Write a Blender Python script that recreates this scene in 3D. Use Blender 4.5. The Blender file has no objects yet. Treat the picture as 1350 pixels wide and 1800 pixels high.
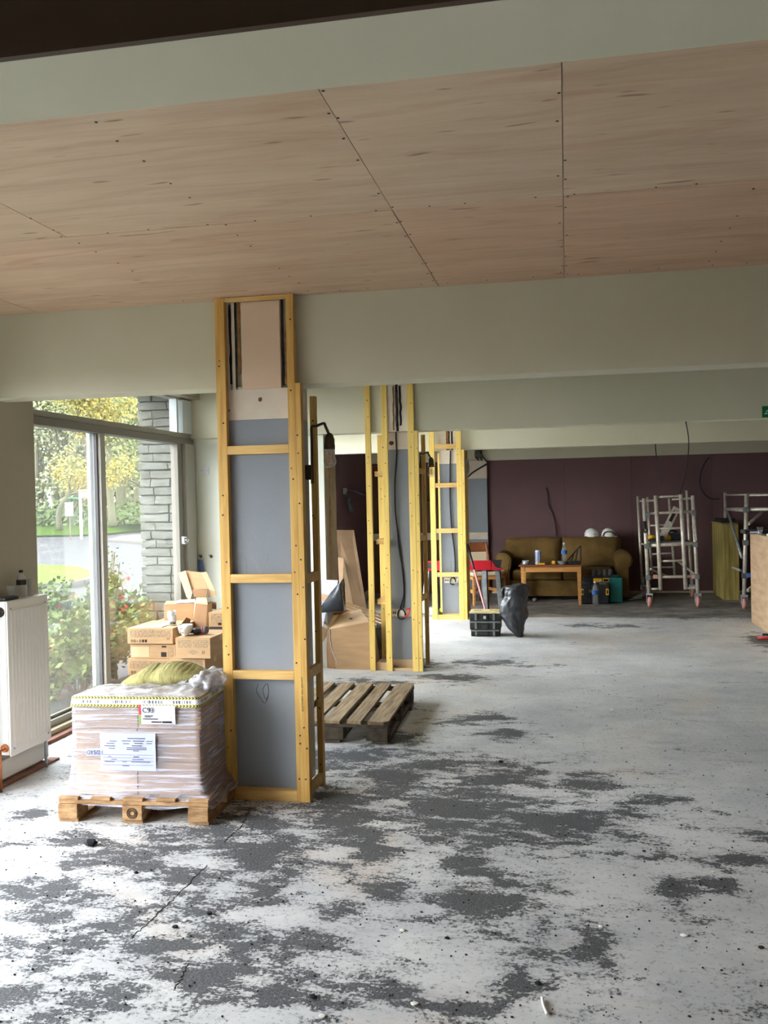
import bpy, bmesh, math, random
from mathutils import Vector, Matrix, noise
random.seed(7)
SC = bpy.context.scene
COL = SC.collection
PI = math.pi
# ---------------------------------------------------------------- camera
F = 1640.0
CAM = Vector((0, 0, 1.55))
yaw, pit, rol = [math.radians(a) for a in (-11.1, -0.80, -1.28)]
_f = Vector((math.sin(yaw)*math.cos(pit), math.cos(yaw)*math.cos(pit), math.sin(pit)))
_r = _f.cross(Vector((0, 0, 1))).normalized(); _u = _r.cross(_f)
_r, _u = _r*math.cos(rol)+_u*math.sin(rol), -_r*math.sin(rol)+_u*math.cos(rol)
cd = bpy.data.cameras.new('camera'); co = bpy.data.objects.new('camera', cd); COL.objects.link(co)
co.matrix_world = Matrix(((_r.x, _u.x, -_f.x, CAM.x), (_r.y, _u.y, -_f.y, CAM.y), (_r.z, _u.z, -_f.z, CAM.z), (0, 0, 0, 1)))
cd.sensor_fit = 'VERTICAL'; cd.sensor_height = 36; cd.lens = F/1800*36; cd.clip_start = .05; cd.clip_end = 400
SC.camera = co
# measured picture points turned into places in the room
def _ray(x, y): return _r*((x-675)/F) - _u*((y-900)/F) + _f
def zat(x, y, z=0.0): d = _ray(x, y); return CAM+d*((z-CAM.z)/d.z)
def yat(x, y, Y): d = _ray(x, y); return CAM+d*(Y/d.y)
def xat(x, y, X): d = _ray(x, y); return CAM+d*(X/d.x)
# ---------------------------------------------------------------- view, sky, lights
SC.view_settings.view_transform = 'Standard'
SC.view_settings.look = 'None'
SC.view_settings.exposure = 0.88
SC.view_settings.gamma = 1.0
SC.view_settings.use_curve_mapping = False
W = bpy.data.worlds.new('overcast_sky'); SC.world = W; W.use_nodes = True
bg = W.node_tree.nodes['Background']; bg.inputs[0].default_value = (0.86, 0.93, 1.0, 1); bg.inputs[1].default_value = 9.0
sl = bpy.data.lights.new('veiled_sun', 'SUN'); sl.energy = 3.5; sl.angle = math.radians(56); sl.color = (1, .98, .93)
so_ = bpy.data.objects.new('veiled_sun', sl); COL.objects.link(so_); so_.rotation_euler = Vector((.58, .66, -.50)).to_track_quat('-Z', 'Y').to_euler()
def area(name, loc, rot, sx, sy, power, col=(1, .98, .94)):
    l = bpy.data.lights.new(name, 'AREA'); l.shape = 'RECTANGLE'; l.size = sx; l.size_y = sy
    l.energy = power; l.color = col
    o = bpy.data.objects.new(name, l); COL.objects.link(o); o.location = loc; o.rotation_euler = rot
    return o
# daylight standing in the big left-hand windows that lie outside the frame, plus an added fill
area('daylight_bay_window', (-3.34, 2.95, 1.2), (0, -PI/2+.3, 0), 1.7, 2.9, 6, (1, 1, 1))
area('daylight_far_window', (-3.36, 10.5, 1.35), (0, -PI/2+.5, 0), 1.7, 3.2, 28, (.98, .99, 1))
area('fill_behind_camera', (0.3, -4.3, 1.3), (PI/2, 0, 0), 4.0, 1.8, 2, (.98, .99, 1))  # added fill lamp before the closed wall behind the camera, no shopfront there
# ---------------------------------------------------------------- materials
def hexc(r, g, b):
    f = lambda c: (c/255/12.92 if c <= 10 else ((c/255+.055)/1.055)**2.4)
    return (f(r), f(g), f(b), 1)
MATS = {}
def mat(name, col, rough=.6, col2=None, scale=8, stretch=(1, 1, 1), bump=0, bscale=60, metal=0, detail=4, spec=.4, lo=.35, hi=.65, rnd=0, trans=0, emit=0, ior=1.45):
    m = bpy.data.materials.new(name); m.use_nodes = True; nt = m.node_tree; N = nt.nodes; L = nt.links
    b = N['Principled BSDF']; b.inputs['Roughness'].default_value = rough; b.inputs['Metallic'].default_value = metal
    b.inputs['Specular IOR Level'].default_value = spec; b.inputs['IOR'].default_value = ior
    b.inputs['Base Color'].default_value = col
    if trans: b.inputs['Transmission Weight'].default_value = trans
    if emit: b.inputs['Emission Color'].default_value = col; b.inputs['Emission Strength'].default_value = emit
    tc = N.new('ShaderNodeTexCoord'); mp = N.new('ShaderNodeMapping'); mp.inputs['Scale'].default_value = stretch
    L.new(tc.outputs['Object'], mp.inputs[0])
    vec = mp.outputs[0]
    if rnd:
        oi = N.new('ShaderNodeObjectInfo'); vm = N.new('ShaderNodeVectorMath'); vm.operation = 'ADD'
        ml = N.new('ShaderNodeMath'); ml.operation = 'MULTIPLY'; ml.inputs[1].default_value = 37
        L.new(oi.outputs['Random'], ml.inputs[0]); L.new(mp.outputs[0], vm.inputs[0]); L.new(ml.outputs[0], vm.inputs[1]); vec = vm.outputs[0]
    out = None
    if col2:
        n = N.new('ShaderNodeTexNoise'); n.inputs['Scale'].default_value = scale; n.inputs['Detail'].default_value = detail
        L.new(vec, n.inputs['Vector'])
        r = N.new('ShaderNodeValToRGB'); r.color_ramp.elements[0].position = lo; r.color_ramp.elements[1].position = hi
        r.color_ramp.elements[0].color = col; r.color_ramp.elements[1].color = col2
        L.new(n.outputs['Fac'], r.inputs[0]); out = r.outputs[0]
    if rnd:
        hs = N.new('ShaderNodeHueSaturation'); mr = N.new('ShaderNodeMapRange'); mr.inputs[3].default_value = 1-rnd; mr.inputs[4].default_value = 1+rnd
        L.new(oi.outputs['Random'], mr.inputs[0]); L.new(mr.outputs[0], hs.inputs['Value'])
        if out: L.new(out, hs.inputs['Color'])
        else: hs.inputs['Color'].default_value = col
        out = hs.outputs[0]
    if out: L.new(out, b.inputs['Base Color'])
    if bump:
        n2 = N.new('ShaderNodeTexNoise'); n2.inputs['Scale'].default_value = bscale; n2.inputs['Detail'].default_value = 5
        L.new(vec, n2.inputs['Vector']); bp = N.new('ShaderNodeBump'); bp.inputs['Strength'].default_value = bump; bp.inputs['Distance'].default_value = .01
        L.new(n2.outputs['Fac'], bp.inputs['Height']); L.new(bp.outputs[0], b.inputs['Normal'])
    MATS[name] = m
    return m
def H(*a): return hexc(*a)
M = {}
M['paint'] = mat('pale_wall_paint', H(198, 194, 168), .55, H(204, 200, 176), 1.5, bump=.08, bscale=9)
M['stubpaint'] = mat('lightened_white_green_paint', H(234, 238, 224), .6, H(230, 234, 219), 1.5)  # green-white paint, lightened to stand in for daylight on the dividing wall
M['soffit'] = mat('beam_underside_paint', H(206, 202, 186), .45, H(198, 194, 176), 2, bump=.06)
M['brown'] = mat('dark_brown_board', H(72, 52, 34), .6, H(62, 44, 28), 2)
M['pier'] = mat('pier_paint', H(172, 163, 140), .6, H(165, 156, 133), 2, bump=.06, bscale=12)
M['purple'] = mat('dusty_purple_board', H(112, 84, 85), .75, H(104, 78, 79), 1.2, bump=.05)
M['purple_dark'] = mat('dark_purple_paint', H(92, 68, 74), .75, H(86, 62, 66), 1.5)
M['brownwall'] = mat('brown_wall_paint', H(98, 68, 46), .7, H(90, 62, 42), 2)
M['bluegrey'] = mat('blue_grey_paint', H(136, 141, 148), .35, H(129, 134, 141), 2, bump=.12, bscale=30)
M['plaster'] = mat('raw_plaster', H(216, 206, 188), .8, H(204, 190, 170), 5, bump=.15, bscale=20)
M['pink'] = mat('pink_plaster', H(216, 192, 164), .8, H(210, 184, 156), 4, bump=.08)
M['black'] = mat('black_gap', H(18, 17, 18), .8)
M['glue'] = mat('brown_adhesive', H(150, 112, 66), .7, H(110, 78, 44), 25, bump=.3)
M['stud'] = mat('treated_yellow_timber', H(212, 172, 96), .55, H(188, 142, 68), 5, (9, 9, .6), bump=.15, bscale=25, rnd=.06, lo=.4, hi=.7)
M['studbright'] = mat('lit_yellow_timber', H(232, 200, 112), .55, H(214, 178, 88), 5, (9, 9, .6), bump=.12, bscale=25, rnd=.05, lo=.4, hi=.75)  # same stud timber, with the stronger light on the farther columns in its colour
M['nog'] = mat('crosswise_timber', H(222, 186, 118), .55, H(200, 158, 90), 5, (.8, 9, 9), bump=.12, bscale=25, rnd=.06)
M['knot'] = mat('timber_knot', H(96, 58, 26), .6)
M['screw'] = mat('screw_head', H(46, 38, 32), .4, metal=.5)
M['wood_pal'] = mat('weathered_pallet_wood', H(158, 138, 108), .8, H(112, 94, 70), 6, (8, .7, 8), bump=.3, bscale=40, rnd=.12)
M['wood_paldark'] = mat('old_pallet_wood', H(92, 82, 68), .85, H(66, 58, 48), 6, (3, 3, 3), bump=.3, rnd=.1)
M['wood_palnew'] = mat('pale_pallet_wood', H(172, 138, 98), .7, H(132, 98, 64), 8, (2, 2, 6), bump=.2, rnd=.08)
M['board'] = mat('brown_cardboard', H(178, 146, 110), .8, H(168, 136, 100), 5, (1, 1, 6), rnd=.06)
M['boardpale'] = mat('pale_cardboard', H(205, 176, 140), .8, H(192, 162, 126), 5, rnd=.05)
M['boardshade'] = mat('shaded_cardboard', H(150, 116, 84), .85, H(140, 106, 76), 5)  # darker copy of the cardboard, shade of inner and turned-away faces painted in
M['tanboard'] = mat('shadow_toned_hardboard', H(120, 98, 74), .8, H(108, 86, 64), 4)  # tan board, its colour darkened for the shadow the leaning sheets stand in
M['print'] = mat('carton_print', H(132, 108, 80), .8, H(168, 142, 110), 60, (1, 1, 4), lo=.42, hi=.58)
M['ink'] = mat('black_ink', H(40, 34, 30), .8)
M['paper'] = mat('white_paper', H(204, 206, 222), .7)
M['paperblue'] = mat('lilac_paper', H(176, 181, 218), .7)
M['white'] = mat('white_plastic', H(228, 228, 226), .35)
M['radiator'] = mat('radiator_enamel', H(226, 222, 212), .3)
M['chrome'] = mat('chrome', H(200, 200, 200), .2, metal=1)
M['alum'] = mat('brushed_aluminium', H(224, 216, 200), .35, H(196, 188, 174), 20, metal=.35)
M['framegrey'] = mat('window_aluminium', H(164, 160, 148), .5)
M['framedark'] = mat('window_aluminium_dark', H(122, 118, 108), .5)
M['framepale'] = mat('window_pale_stile', H(206, 214, 214), .4)
M['sill'] = mat('cream_sill', H(205, 196, 172), .6, H(186, 174, 146), 6)
M['redstrip'] = mat('terracotta_strip', H(154, 108, 92), .8, H(122, 86, 74), 9)
M['copper'] = mat('copper', H(186, 120, 80), .3, metal=1)
M['bronze'] = mat('aged_bronze', H(92, 82, 66), .4, metal=.6)
M['filament'] = mat('amber_filament', H(226, 150, 70), .5)
M['rubber'] = mat('black_cable', H(34, 34, 38), .5)
M['whitecable'] = mat('pale_cable', H(196, 190, 178), .5)
M['red'] = mat('red_painted_steel', H(196, 30, 44), .4)
M['pink_pole'] = mat('faded_pink_pole', H(206, 130, 132), .5)
M['blackplastic'] = mat('black_plastic', H(36, 38, 40), .45, H(48, 50, 52), 12)
M['greyplastic'] = mat('dusty_grey_plastic', H(112, 114, 112), .6)
M['yellowlid'] = mat('dusty_yellow_lid', H(214, 194, 130), .6, H(196, 184, 150), 14)
M['yellow'] = mat('yellow_plastic', H(232, 180, 40), .5)
M['teal'] = mat('teal_plastic', H(24, 104, 104), .5)
M['sofa'] = mat('olive_brown_upholstery', H(116, 90, 46), .9, H(96, 74, 36), 6, bump=.25, bscale=90)
M['beech'] = mat('beech_wood', H(216, 158, 92), .5, H(196, 136, 74), 6, (1, 1, 8))
M['brownwood'] = mat('brown_stained_wood', H(140, 82, 50), .45, H(120, 68, 40), 6, (1, 6, 1))
M['cream'] = mat('cream_fabric', H(214, 196, 164), .9)
M['steel'] = mat('galvanised_steel', H(188, 194, 198), .4, H(156, 162, 166), 14, metal=.3)
M['orange'] = mat('faded_pink_rubber', H(196, 138, 128), .6)
M['mug'] = mat('white_china', H(236, 236, 230), .2)
M['olive'] = mat('olive_plush', H(180, 174, 120), .95, H(148, 141, 86), 9, (14, 2, 2), bump=.6, bscale=60)
M['greycloth'] = mat('pale_lining', H(200, 200, 200), .9)
M['bluecloth'] = mat('blue_cloth', H(156, 186, 232), .9)
M['green'] = mat('exit_sign_green', H(20, 116, 60), .4)
M['coffee'] = mat('dark_liquid', H(40, 26, 14), .3)
M['tennis'] = mat('fluorescent_felt', H(206, 232, 40), .9)
M['slate'] = mat('dark_grey_tile', H(86, 82, 84), .6)
M['redtag'] = mat('red_label', H(206, 50, 56), .6)
M['greentag'] = mat('green_label', H(130, 150, 80), .6)
M['timberboards'] = mat('green_tinged_boards', H(190, 172, 98), .7, H(150, 132, 70), 4, (6, 6, .5), rnd=.14)
M['counter'] = mat('counter_plywood', H(188, 160, 128), .6, H(170, 140, 108), 4, (1, .8, 5))
M['bluelabel'] = mat('blue_label', H(60, 110, 180), .5)
M['debris'] = mat('plaster_crumb', H(214, 212, 206), .9)
M['tarbit'] = mat('tar_crumb', H(36, 38, 42), .9)
# outside
M['lawn'] = mat('lawn', H(74, 100, 18), .95, H(60, 88, 16), 2.5, detail=6, spec=.05)
M['road'] = mat('tarmac', H(58, 57, 57), .9, H(51, 51, 51), .8, bump=.1, detail=8, spec=.1)
M['kerb'] = mat('concrete_kerb', H(79, 76, 71), .9, H(71, 68, 64), 5, spec=.1)
M['paving'] = mat('sandy_paving', H(98, 92, 78), .9, H(85, 80, 67), 5, spec=.1)
M['stone'] = mat('split_face_stone', H(105, 106, 101), .9, H(89, 89, 82), 9, bump=.5, bscale=30, rnd=.1, spec=.1)
M['mortar'] = mat('mortar', H(68, 68, 63), .95, spec=.1)
M['bark'] = mat('mossy_bark', H(87, 83, 66), .95, H(72, 73, 51), 6, (3, 3, 1), spec=.1)
M['leaf1'] = mat('spring_leaves', H(117, 121, 84), .9, H(95, 103, 68), 1.2, rnd=.1, spec=.1)
M['leaf2'] = mat('golden_leaves', H(134, 117, 57), .9, H(114, 112, 62), 1.2, rnd=.1, spec=.1)
M['leaf3'] = mat('bush_leaves', H(98, 110, 51), .7, H(69, 91, 40), 14, spec=.2)
M['leaf4'] = mat('distant_leaves', H(121, 125, 95), .95, H(101, 106, 77), .25, spec=.1)
M['ivy'] = mat('dark_ivy', H(73, 84, 48), .9, H(53, 66, 36), 2, spec=.1)
M['flower'] = mat('red_blossom', H(206, 44, 50), .7)
M['twig'] = mat('brown_twig', H(104, 84, 60), .9)
M['gutter'] = mat('dark_fascia', H(56, 57, 54), .8, H(72, 73, 69), 12)
M['soffit_out'] = mat('weathered_soffit', H(131, 129, 119), .8, H(117, 116, 105), 4)

def glassmat(name, dirt=.05, tint=(1, 1, 1, 1), gloss=.9, haze=(.85, .9, .9, 1), fres=1.45, streak=False, dlo=None):
    m = bpy.data.materials.new(name); m.use_nodes = True; nt = m.node_tree; N = nt.nodes; L = nt.links
    for n in list(N):
        if n.type != 'OUTPUT_MATERIAL': N.remove(n)
    o = [n for n in N if n.type == 'OUTPUT_MATERIAL'][0]
    t = N.new('ShaderNodeBsdfTransparent'); t.inputs[0].default_value = tint
    g = N.new('ShaderNodeBsdfGlossy'); g.inputs['Roughness'].default_value = .03 if not streak else .18
    d = N.new('ShaderNodeBsdfDiffuse'); d.inputs[0].default_value = haze
    lw = N.new('ShaderNodeLayerWeight'); lw.inputs[0].default_value = .5
    pw = N.new('ShaderNodeMath'); pw.operation = 'POWER'; pw.inputs[1].default_value = 4; L.new(lw.outputs['Facing'], pw.inputs[0])
    fr = N.new('ShaderNodeMath'); fr.operation = 'MULTIPLY_ADD'; fr.inputs[1].default_value = .55; fr.inputs[2].default_value = (fres-1)*.1; L.new(pw.outputs[0], fr.inputs[0])
    m1 = N.new('ShaderNodeMixShader'); m2 = N.new('ShaderNodeMixShader')
    L.new(t.outputs[0], m2.inputs[1]); L.new(d.outputs[0], m2.inputs[2]); m2.inputs[0].default_value = dirt
    L.new(fr.outputs[0], m1.inputs[0]); L.new(m2.outputs[0], m1.inputs[1]); L.new(g.outputs[0], m1.inputs[2])
    L.new(m1.outputs[0], o.inputs[0])
    if streak:
        tc = N.new('ShaderNodeTexCoord'); mp = N.new('ShaderNodeMapping'); mp.inputs['Scale'].default_value = streak; mp.inputs['Rotation'].default_value = (0, .35, 0)
        n = N.new('ShaderNodeTexNoise'); n.inputs['Scale'].default_value = 9; n.inputs['Detail'].default_value = 4
        L.new(tc.outputs['Object'], mp.inputs[0]); L.new(mp.outputs[0], n.inputs['Vector'])
        r = N.new('ShaderNodeMapRange'); r.inputs[1].default_value = .48; r.inputs[2].default_value = .66; r.inputs[3].default_value = dirt; r.inputs[4].default_value = dlo or .6
        L.new(n.outputs['Fac'], r.inputs[0]); L.new(r.outputs[0], m2.inputs[0])
        bp = N.new('ShaderNodeBump'); bp.inputs['Strength'].default_value = .6; bp.inputs['Distance'].default_value = .01
        L.new(n.outputs['Fac'], bp.inputs['Height']); L.new(bp.outputs[0], g.inputs['Normal'])
    return m
M['glass'] = glassmat('window_glass', .03)
M['glasshazy'] = glassmat('hazy_window_glass', .13)  # left pane: dirt and a milky reflection, both mixed in as diffuse haze
M['clear'] = glassmat('clear_plastic', .10, (.93, .95, .96, 1), fres=1.6)
M['bulb'] = glassmat('bulb_glass', .16, (.97, .97, .97, 1), fres=1.7)
M['film'] = glassmat('stretch_film', .22, (.90, .89, .93, 1), haze=(.58, .57, .66, 1), fres=1.5, streak=(.5, .5, 11), dlo=.8)
M['filmtop'] = glassmat('crumpled_film', .42, (.93, .92, .94, 1), haze=(.60, .60, .63, 1), fres=1.5, streak=(2, 2, 2), dlo=.8)

def bagmat():
    m = mat('black_bin_bag', H(52, 56, 62), .32, H(30, 32, 36), 7, bump=1.0, bscale=9, spec=.7)
    return m
M['bag'] = bagmat()

# ---------------------------------------------------------------- mesh helpers
def BM(): return bmesh.new()
def box(bm, x0, x1, y0, y1, z0, z1, bev=0):
    vs = [bm.verts.new((x, y, z)) for x in (x0, x1) for y in (y0, y1) for z in (z0, z1)]
    fs = [(0, 1, 3, 2), (4, 6, 7, 5), (0, 4, 5, 1), (2, 3, 7, 6), (0, 2, 6, 4), (1, 5, 7, 3)]
    F_ = [bm.faces.new([vs[i] for i in f]) for f in fs]
    if bev:
        es = list({e for f in F_ for e in f.edges})
        bmesh.ops.bevel(bm, geom=es, offset=bev, segments=2, affect='EDGES', profile=.6)
    return vs
def obox(bm, c, ax, ay, az, bev=0):
    """box by centre and three half-axis vectors"""
    c = Vector(c); ax = Vector(ax); ay = Vector(ay); az = Vector(az)
    vs = [bm.verts.new(c+ax*i+ay*j+az*k) for i in (-1, 1) for j in (-1, 1) for k in (-1, 1)]
    F_ = [bm.faces.new([vs[i] for i in f]) for f in ((0, 1, 3, 2), (4, 6, 7, 5), (0, 4, 5, 1), (2, 3, 7, 6), (0, 2, 6, 4), (1, 5, 7, 3))]
    if bev:
        bmesh.ops.bevel(bm, geom=list({e for f in F_ for e in f.edges}), offset=bev, segments=2, affect='EDGES')
    return vs
def bar(bm, a, b, w, d, up=(0, 0, 1), bev=0):
    a = Vector(a); b = Vector(b); t = (b-a); L_ = t.length; t.normalize(); up = Vector(up)
    if abs(t.dot(up)) > .95: up = Vector((0, 1, 0))
    s = t.cross(up).normalized(); n = s.cross(t)
    obox(bm, (a+b)/2, t*(L_/2), s*(w/2), n*(d/2), bev)
def spline(pts, n=8):
    pts = [Vector(p) for p in pts]
    if len(pts) < 3: return pts
    P = [pts[0]*2-pts[1]]+pts+[pts[-1]*2-pts[-2]]; out = []
    for i in range(1, len(P)-2):
        for k in range(n):
            t = k/n; a, b, c, d = P[i-1:i+3]
            out.append(.5*((2*b)+(c-a)*t+(2*a-5*b+4*c-d)*t*t+(3*b-a-3*c+d)*t**3))
    out.append(P[-2]); return out
def tube(bm, pts, r, seg=8, cap=True):
    pts = [Vector(p) for p in pts]; rings = []; n = len(pts); prev = None
    for i, p in enumerate(pts):
        t = (pts[min(i+1, n-1)]-pts[max(i-1, 0)]).normalized()
        if prev is None:
            prev = t.orthogonal().normalized()
        s = (prev-t*prev.dot(t)).normalized(); prev = s; b = t.cross(s)
        rr = r[i] if isinstance(r, (list, tuple)) else r
        rings.append([bm.verts.new(p+(s*math.cos(2*PI*k/seg)+b*math.sin(2*PI*k/seg))*rr) for k in range(seg)])
    for i in range(n-1):
        for k in range(seg):
            f = bm.faces.new((rings[i][k], rings[i][(k+1) % seg], rings[i+1][(k+1) % seg], rings[i+1][k])); f.smooth = True
    if cap:
        bm.faces.new(list(reversed(rings[0]))); bm.faces.new(rings[-1])
def lathe(bm, c, prof, seg=20, axis='Z', cap=True, smooth=True):
    c = Vector(c); rings = []
    for r, z in prof:
        ring = []
        for k in range(seg):
            a = 2*PI*k/seg; x, y = r*math.cos(a), r*math.sin(a)
            v = {'Z': (x, y, z), 'Y': (x, z, y), 'X': (z, x, y)}[axis]
            ring.append(bm.verts.new(c+Vector(v)))
        rings.append(ring)
    for i in range(len(rings)-1):
        for k in range(seg):
            f = bm.faces.new((rings[i][k], rings[i][(k+1) % seg], rings[i+1][(k+1) % seg], rings[i+1][k])); f.smooth = smooth
    if cap:
        bm.faces.new(list(reversed(rings[0]))); bm.faces.new(rings[-1])
def prism(bm, poly, d0, d1, axis='Y'):
    def v(p, d): return {'Y': (p[0], d, p[1]), 'X': (d, p[0], p[1]), 'Z': (p[0], p[1], d)}[axis]
    a = [bm.verts.new(v(p, d0)) for p in poly]; b = [bm.verts.new(v(p, d1)) for p in poly]
    n = len(poly)
    for i in range(n): bm.faces.new((a[i], a[(i+1) % n], b[(i+1) % n], b[i]))
    bm.faces.new(list(reversed(a))); bm.faces.new(b)
def sheet(bm, pts, th, thdir=None):
    """thin plate through a polygon of 3D points"""
    pts = [Vector(p) for p in pts]
    n = thdir or (pts[1]-pts[0]).cross(pts[-1]-pts[0]).normalized()
    n = Vector(n)*th; a = [bm.verts.new(p) for p in pts]; b = [bm.verts.new(p+n) for p in pts]; k = len(pts)
    for i in range(k): bm.faces.new((a[i], a[(i+1) % k], b[(i+1) % k], b[i]))
    bm.faces.new(list(reversed(a))); bm.faces.new(b)
def crumple(bm, amp, sc=3, seed=0, up=1):
    for v in bm.verts:
        v.co += noise.noise_vector(v.co*sc+Vector((seed, seed, seed)))*amp
def ellip(bm, c, rx, ry, rz, sub=3, fn=None):
    r = bmesh.ops.create_icosphere(bm, subdivisions=sub, radius=1)
    for v in r['verts']:
        p = v.co.copy()
        if fn: p = fn(p)
        v.co = Vector((c[0]+p.x*rx, c[1]+p.y*ry, c[2]+p.z*rz))
    for v in r['verts']:
        for f in v.link_faces: f.smooth = True

def T(name, label, cat, loc, rotz=0, group=None):
    o = bpy.data.objects.new(name, None); COL.objects.link(o); o.location = loc; o.rotation_euler = (0, 0, rotz)
    o.empty_display_size = .1
    o['label'] = label; o['category'] = cat
    if group: o['group'] = group
    return o
def MW(o):
    m = Matrix.Translation(o.location) @ Matrix.Rotation(o.rotation_euler.z, 4, 'Z')
    return (MW(o.parent) @ m) if o.parent else m
def O(name, bm, m, parent=None, local=False, **tags):
    bmesh.ops.recalc_face_normals(bm, faces=bm.faces)
    org = Vector((0, 0, 0))
    if parent is not None:
        if not local: bmesh.ops.transform(bm, matrix=MW(parent).inverted(), verts=bm.verts)
    else:
        if tags.pop('keep', False) is False:
            xs = [v.co.x for v in bm.verts]; ys = [v.co.y for v in bm.verts]; zs = [v.co.z for v in bm.verts]
            org = Vector(((min(xs)+max(xs))/2, (min(ys)+max(ys))/2, min(zs)))
            bmesh.ops.translate(bm, vec=-org, verts=bm.verts)
    me = bpy.data.meshes.new(name); bm.to_mesh(me); bm.free()
    me.materials.append(m if not isinstance(m, str) else M[m])
    o = bpy.data.objects.new(name, me); COL.objects.link(o); o.location = org
    if parent is not None: o.parent = parent
    for k, v in tags.items(): o[k] = v
    return o
def S(name, label, cat, bm, m, group=None):
    o = O(name, bm, m); o['label'] = label; o['category'] = cat
    if group: o['group'] = group
    return o
def ST(name, bm, m, parent=None, keep=True, **k):
    o = O(name, bm, m, parent, keep=keep, **k) if parent is None else O(name, bm, m, parent, **k)
    if parent is None: o['kind'] = 'structure'
    return o
def text(s, size, m, parent, origin, right, up, ext=.0006, name='lettering'):
    """flat lettering as mesh; origin is the lower left corner in world space"""
    cu = bpy.data.curves.new('t', 'FONT'); cu.body = s; cu.size = size; cu.extrude = ext; cu.resolution_u = 2
    to = bpy.data.objects.new('t', cu); COL.objects.link(to)
    me = bpy.data.meshes.new_from_object(to); bpy.data.objects.remove(to); bpy.data.curves.remove(cu)
    bm = BM(); bm.from_mesh(me); bpy.data.meshes.remove(me)
    r = Vector(right).normalized(); u = Vector(up).normalized(); n = r.cross(u)
    mt = Matrix(((r.x, u.x, n.x, origin[0]), (r.y, u.y, n.y, origin[1]), (r.z, u.z, n.z, origin[2]), (0, 0, 0, 1)))
    bmesh.ops.transform(bm, matrix=mt, verts=bm.verts)
    return O(name, bm, m, parent)
def cp(o, parent):
    c = o.copy(); COL.objects.link(c); c.parent = parent
    for ch in o.children: cp(ch, c)
    return c
# ================================================================ STRUCTURE
CEIL = 2.61; BB = 2.153
XL, XW, XR = -3.15, -3.5, 5.5       # pier face, window plane, right wall
# ---- floor: old screed with black adhesive residue
STAINS = [(695,1365,60,40),(825,1425,140,50),(960,1450,110,35),(825,1510,42,50),(840,1590,60,38),(945,1565,50,12),(942,1632,20,25),(1040,1675,30,48),
(915,1740,36,20),(810,1780,55,12),(1025,1375,45,15),(1100,1435,36,12),(1140,1405,40,8),(1265,1550,20,18),(1335,1465,25,12),(1335,1755,18,10),(1190,1570,16,20),
(190,1505,55,24),(280,1490,62,28),(370,1470,55,18),(475,1500,85,34),(450,1445,85,28),(590,1420,75,52),(650,1490,45,42),(110,1560,28,10),(150,1575,55,16),
(300,1545,52,12),(95,1610,52,15),(220,1620,55,16),(60,1650,40,16),(125,1655,45,20),(290,1670,64,26),(365,1550,24,15),(480,1550,26,15),(600,1600,42,15),
(450,1675,64,26),(380,1705,55,30),(600,1720,75,26),(210,1715,64,13),(230,1750,55,16),(370,1760,55,19),(465,1755,64,15),(30,1750,42,15),(115,1790,55,20),(525,1725,40,16),
(560,1340,70,16),(640,1330,60,14),(700,1300,50,9),(760,1345,60,14),(880,1370,80,14),(440,1575,60,14),(180,1325,26,8),(150,1350,30,8),(190,1300,30,8),(60,1430,30,10),(120,1475,50,12),
(1000,1450,60,22),(880,1340,50,8),(790,1190,50,6),(740,1165,26,5),(840,1165,60,4),(860,1262,40,6),(900,1290,40,6),(800,1270,40,6),(400,1640,40,18),(330,1600,50,14),(540,1650,40,12),(20,1560,40,16),(680,1560,34,16),(560,1790,40,10),(700,1740,30,10),
(1345,1128,22,10),(1180,1083,60,4),(1060,1100,50,3),(940,1170,30,2),(660,1245,40,6),(640,1200,60,5),(1300,1510,30,9),(1160,1500,20,8),(1240,1620,20,8)]
_st = []
for (cx, cy, rx, ry) in STAINS:
    c = zat(cx, cy); y0 = zat(cx, cy-ry).y; y1 = zat(cx, cy+ry).y
    _st.append((c.x, c.y, rx*1.25*c.y/F+.02, (y0-y1)*.62+.02))
bm = BM(); nx, ny = 130, 250; X0, X1, Y0, Y1 = -3.62, XR, -4.5, 15.1
g = []
for j in range(ny+1):
    row = []
    for i in range(nx+1):
        row.append(bm.verts.new((X0+(X1-X0)*i/nx, Y0+(Y1-Y0)*j/ny, 0)))
    g.append(row)
for j in range(ny):
    for i in range(nx): bm.faces.new((g[j][i], g[j][i+1], g[j+1][i+1], g[j+1][i]))
sten = []
for v in bm.verts:
    d = 0
    for cx, cy, rx, ry in _st:
        ex = (v.co.x-cx)/rx; ey = (v.co.y-cy)/ry; q = ex*ex+ey*ey
        if q < 5: d = max(d, math.exp(-q*.7))
    # the near left third of the room kept more of its adhesive
    if v.co.y < 5.5: d = max(d, .22*min(1, max(0, (.1-v.co.x)/1.2))*(1 if v.co.x > -2.6 else .3))
    sten.append(d)
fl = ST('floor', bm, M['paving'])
at = fl.data.attributes.new('residue', 'FLOAT', 'POINT')
for i, d in enumerate(sten): at.data[i].value = d
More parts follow.
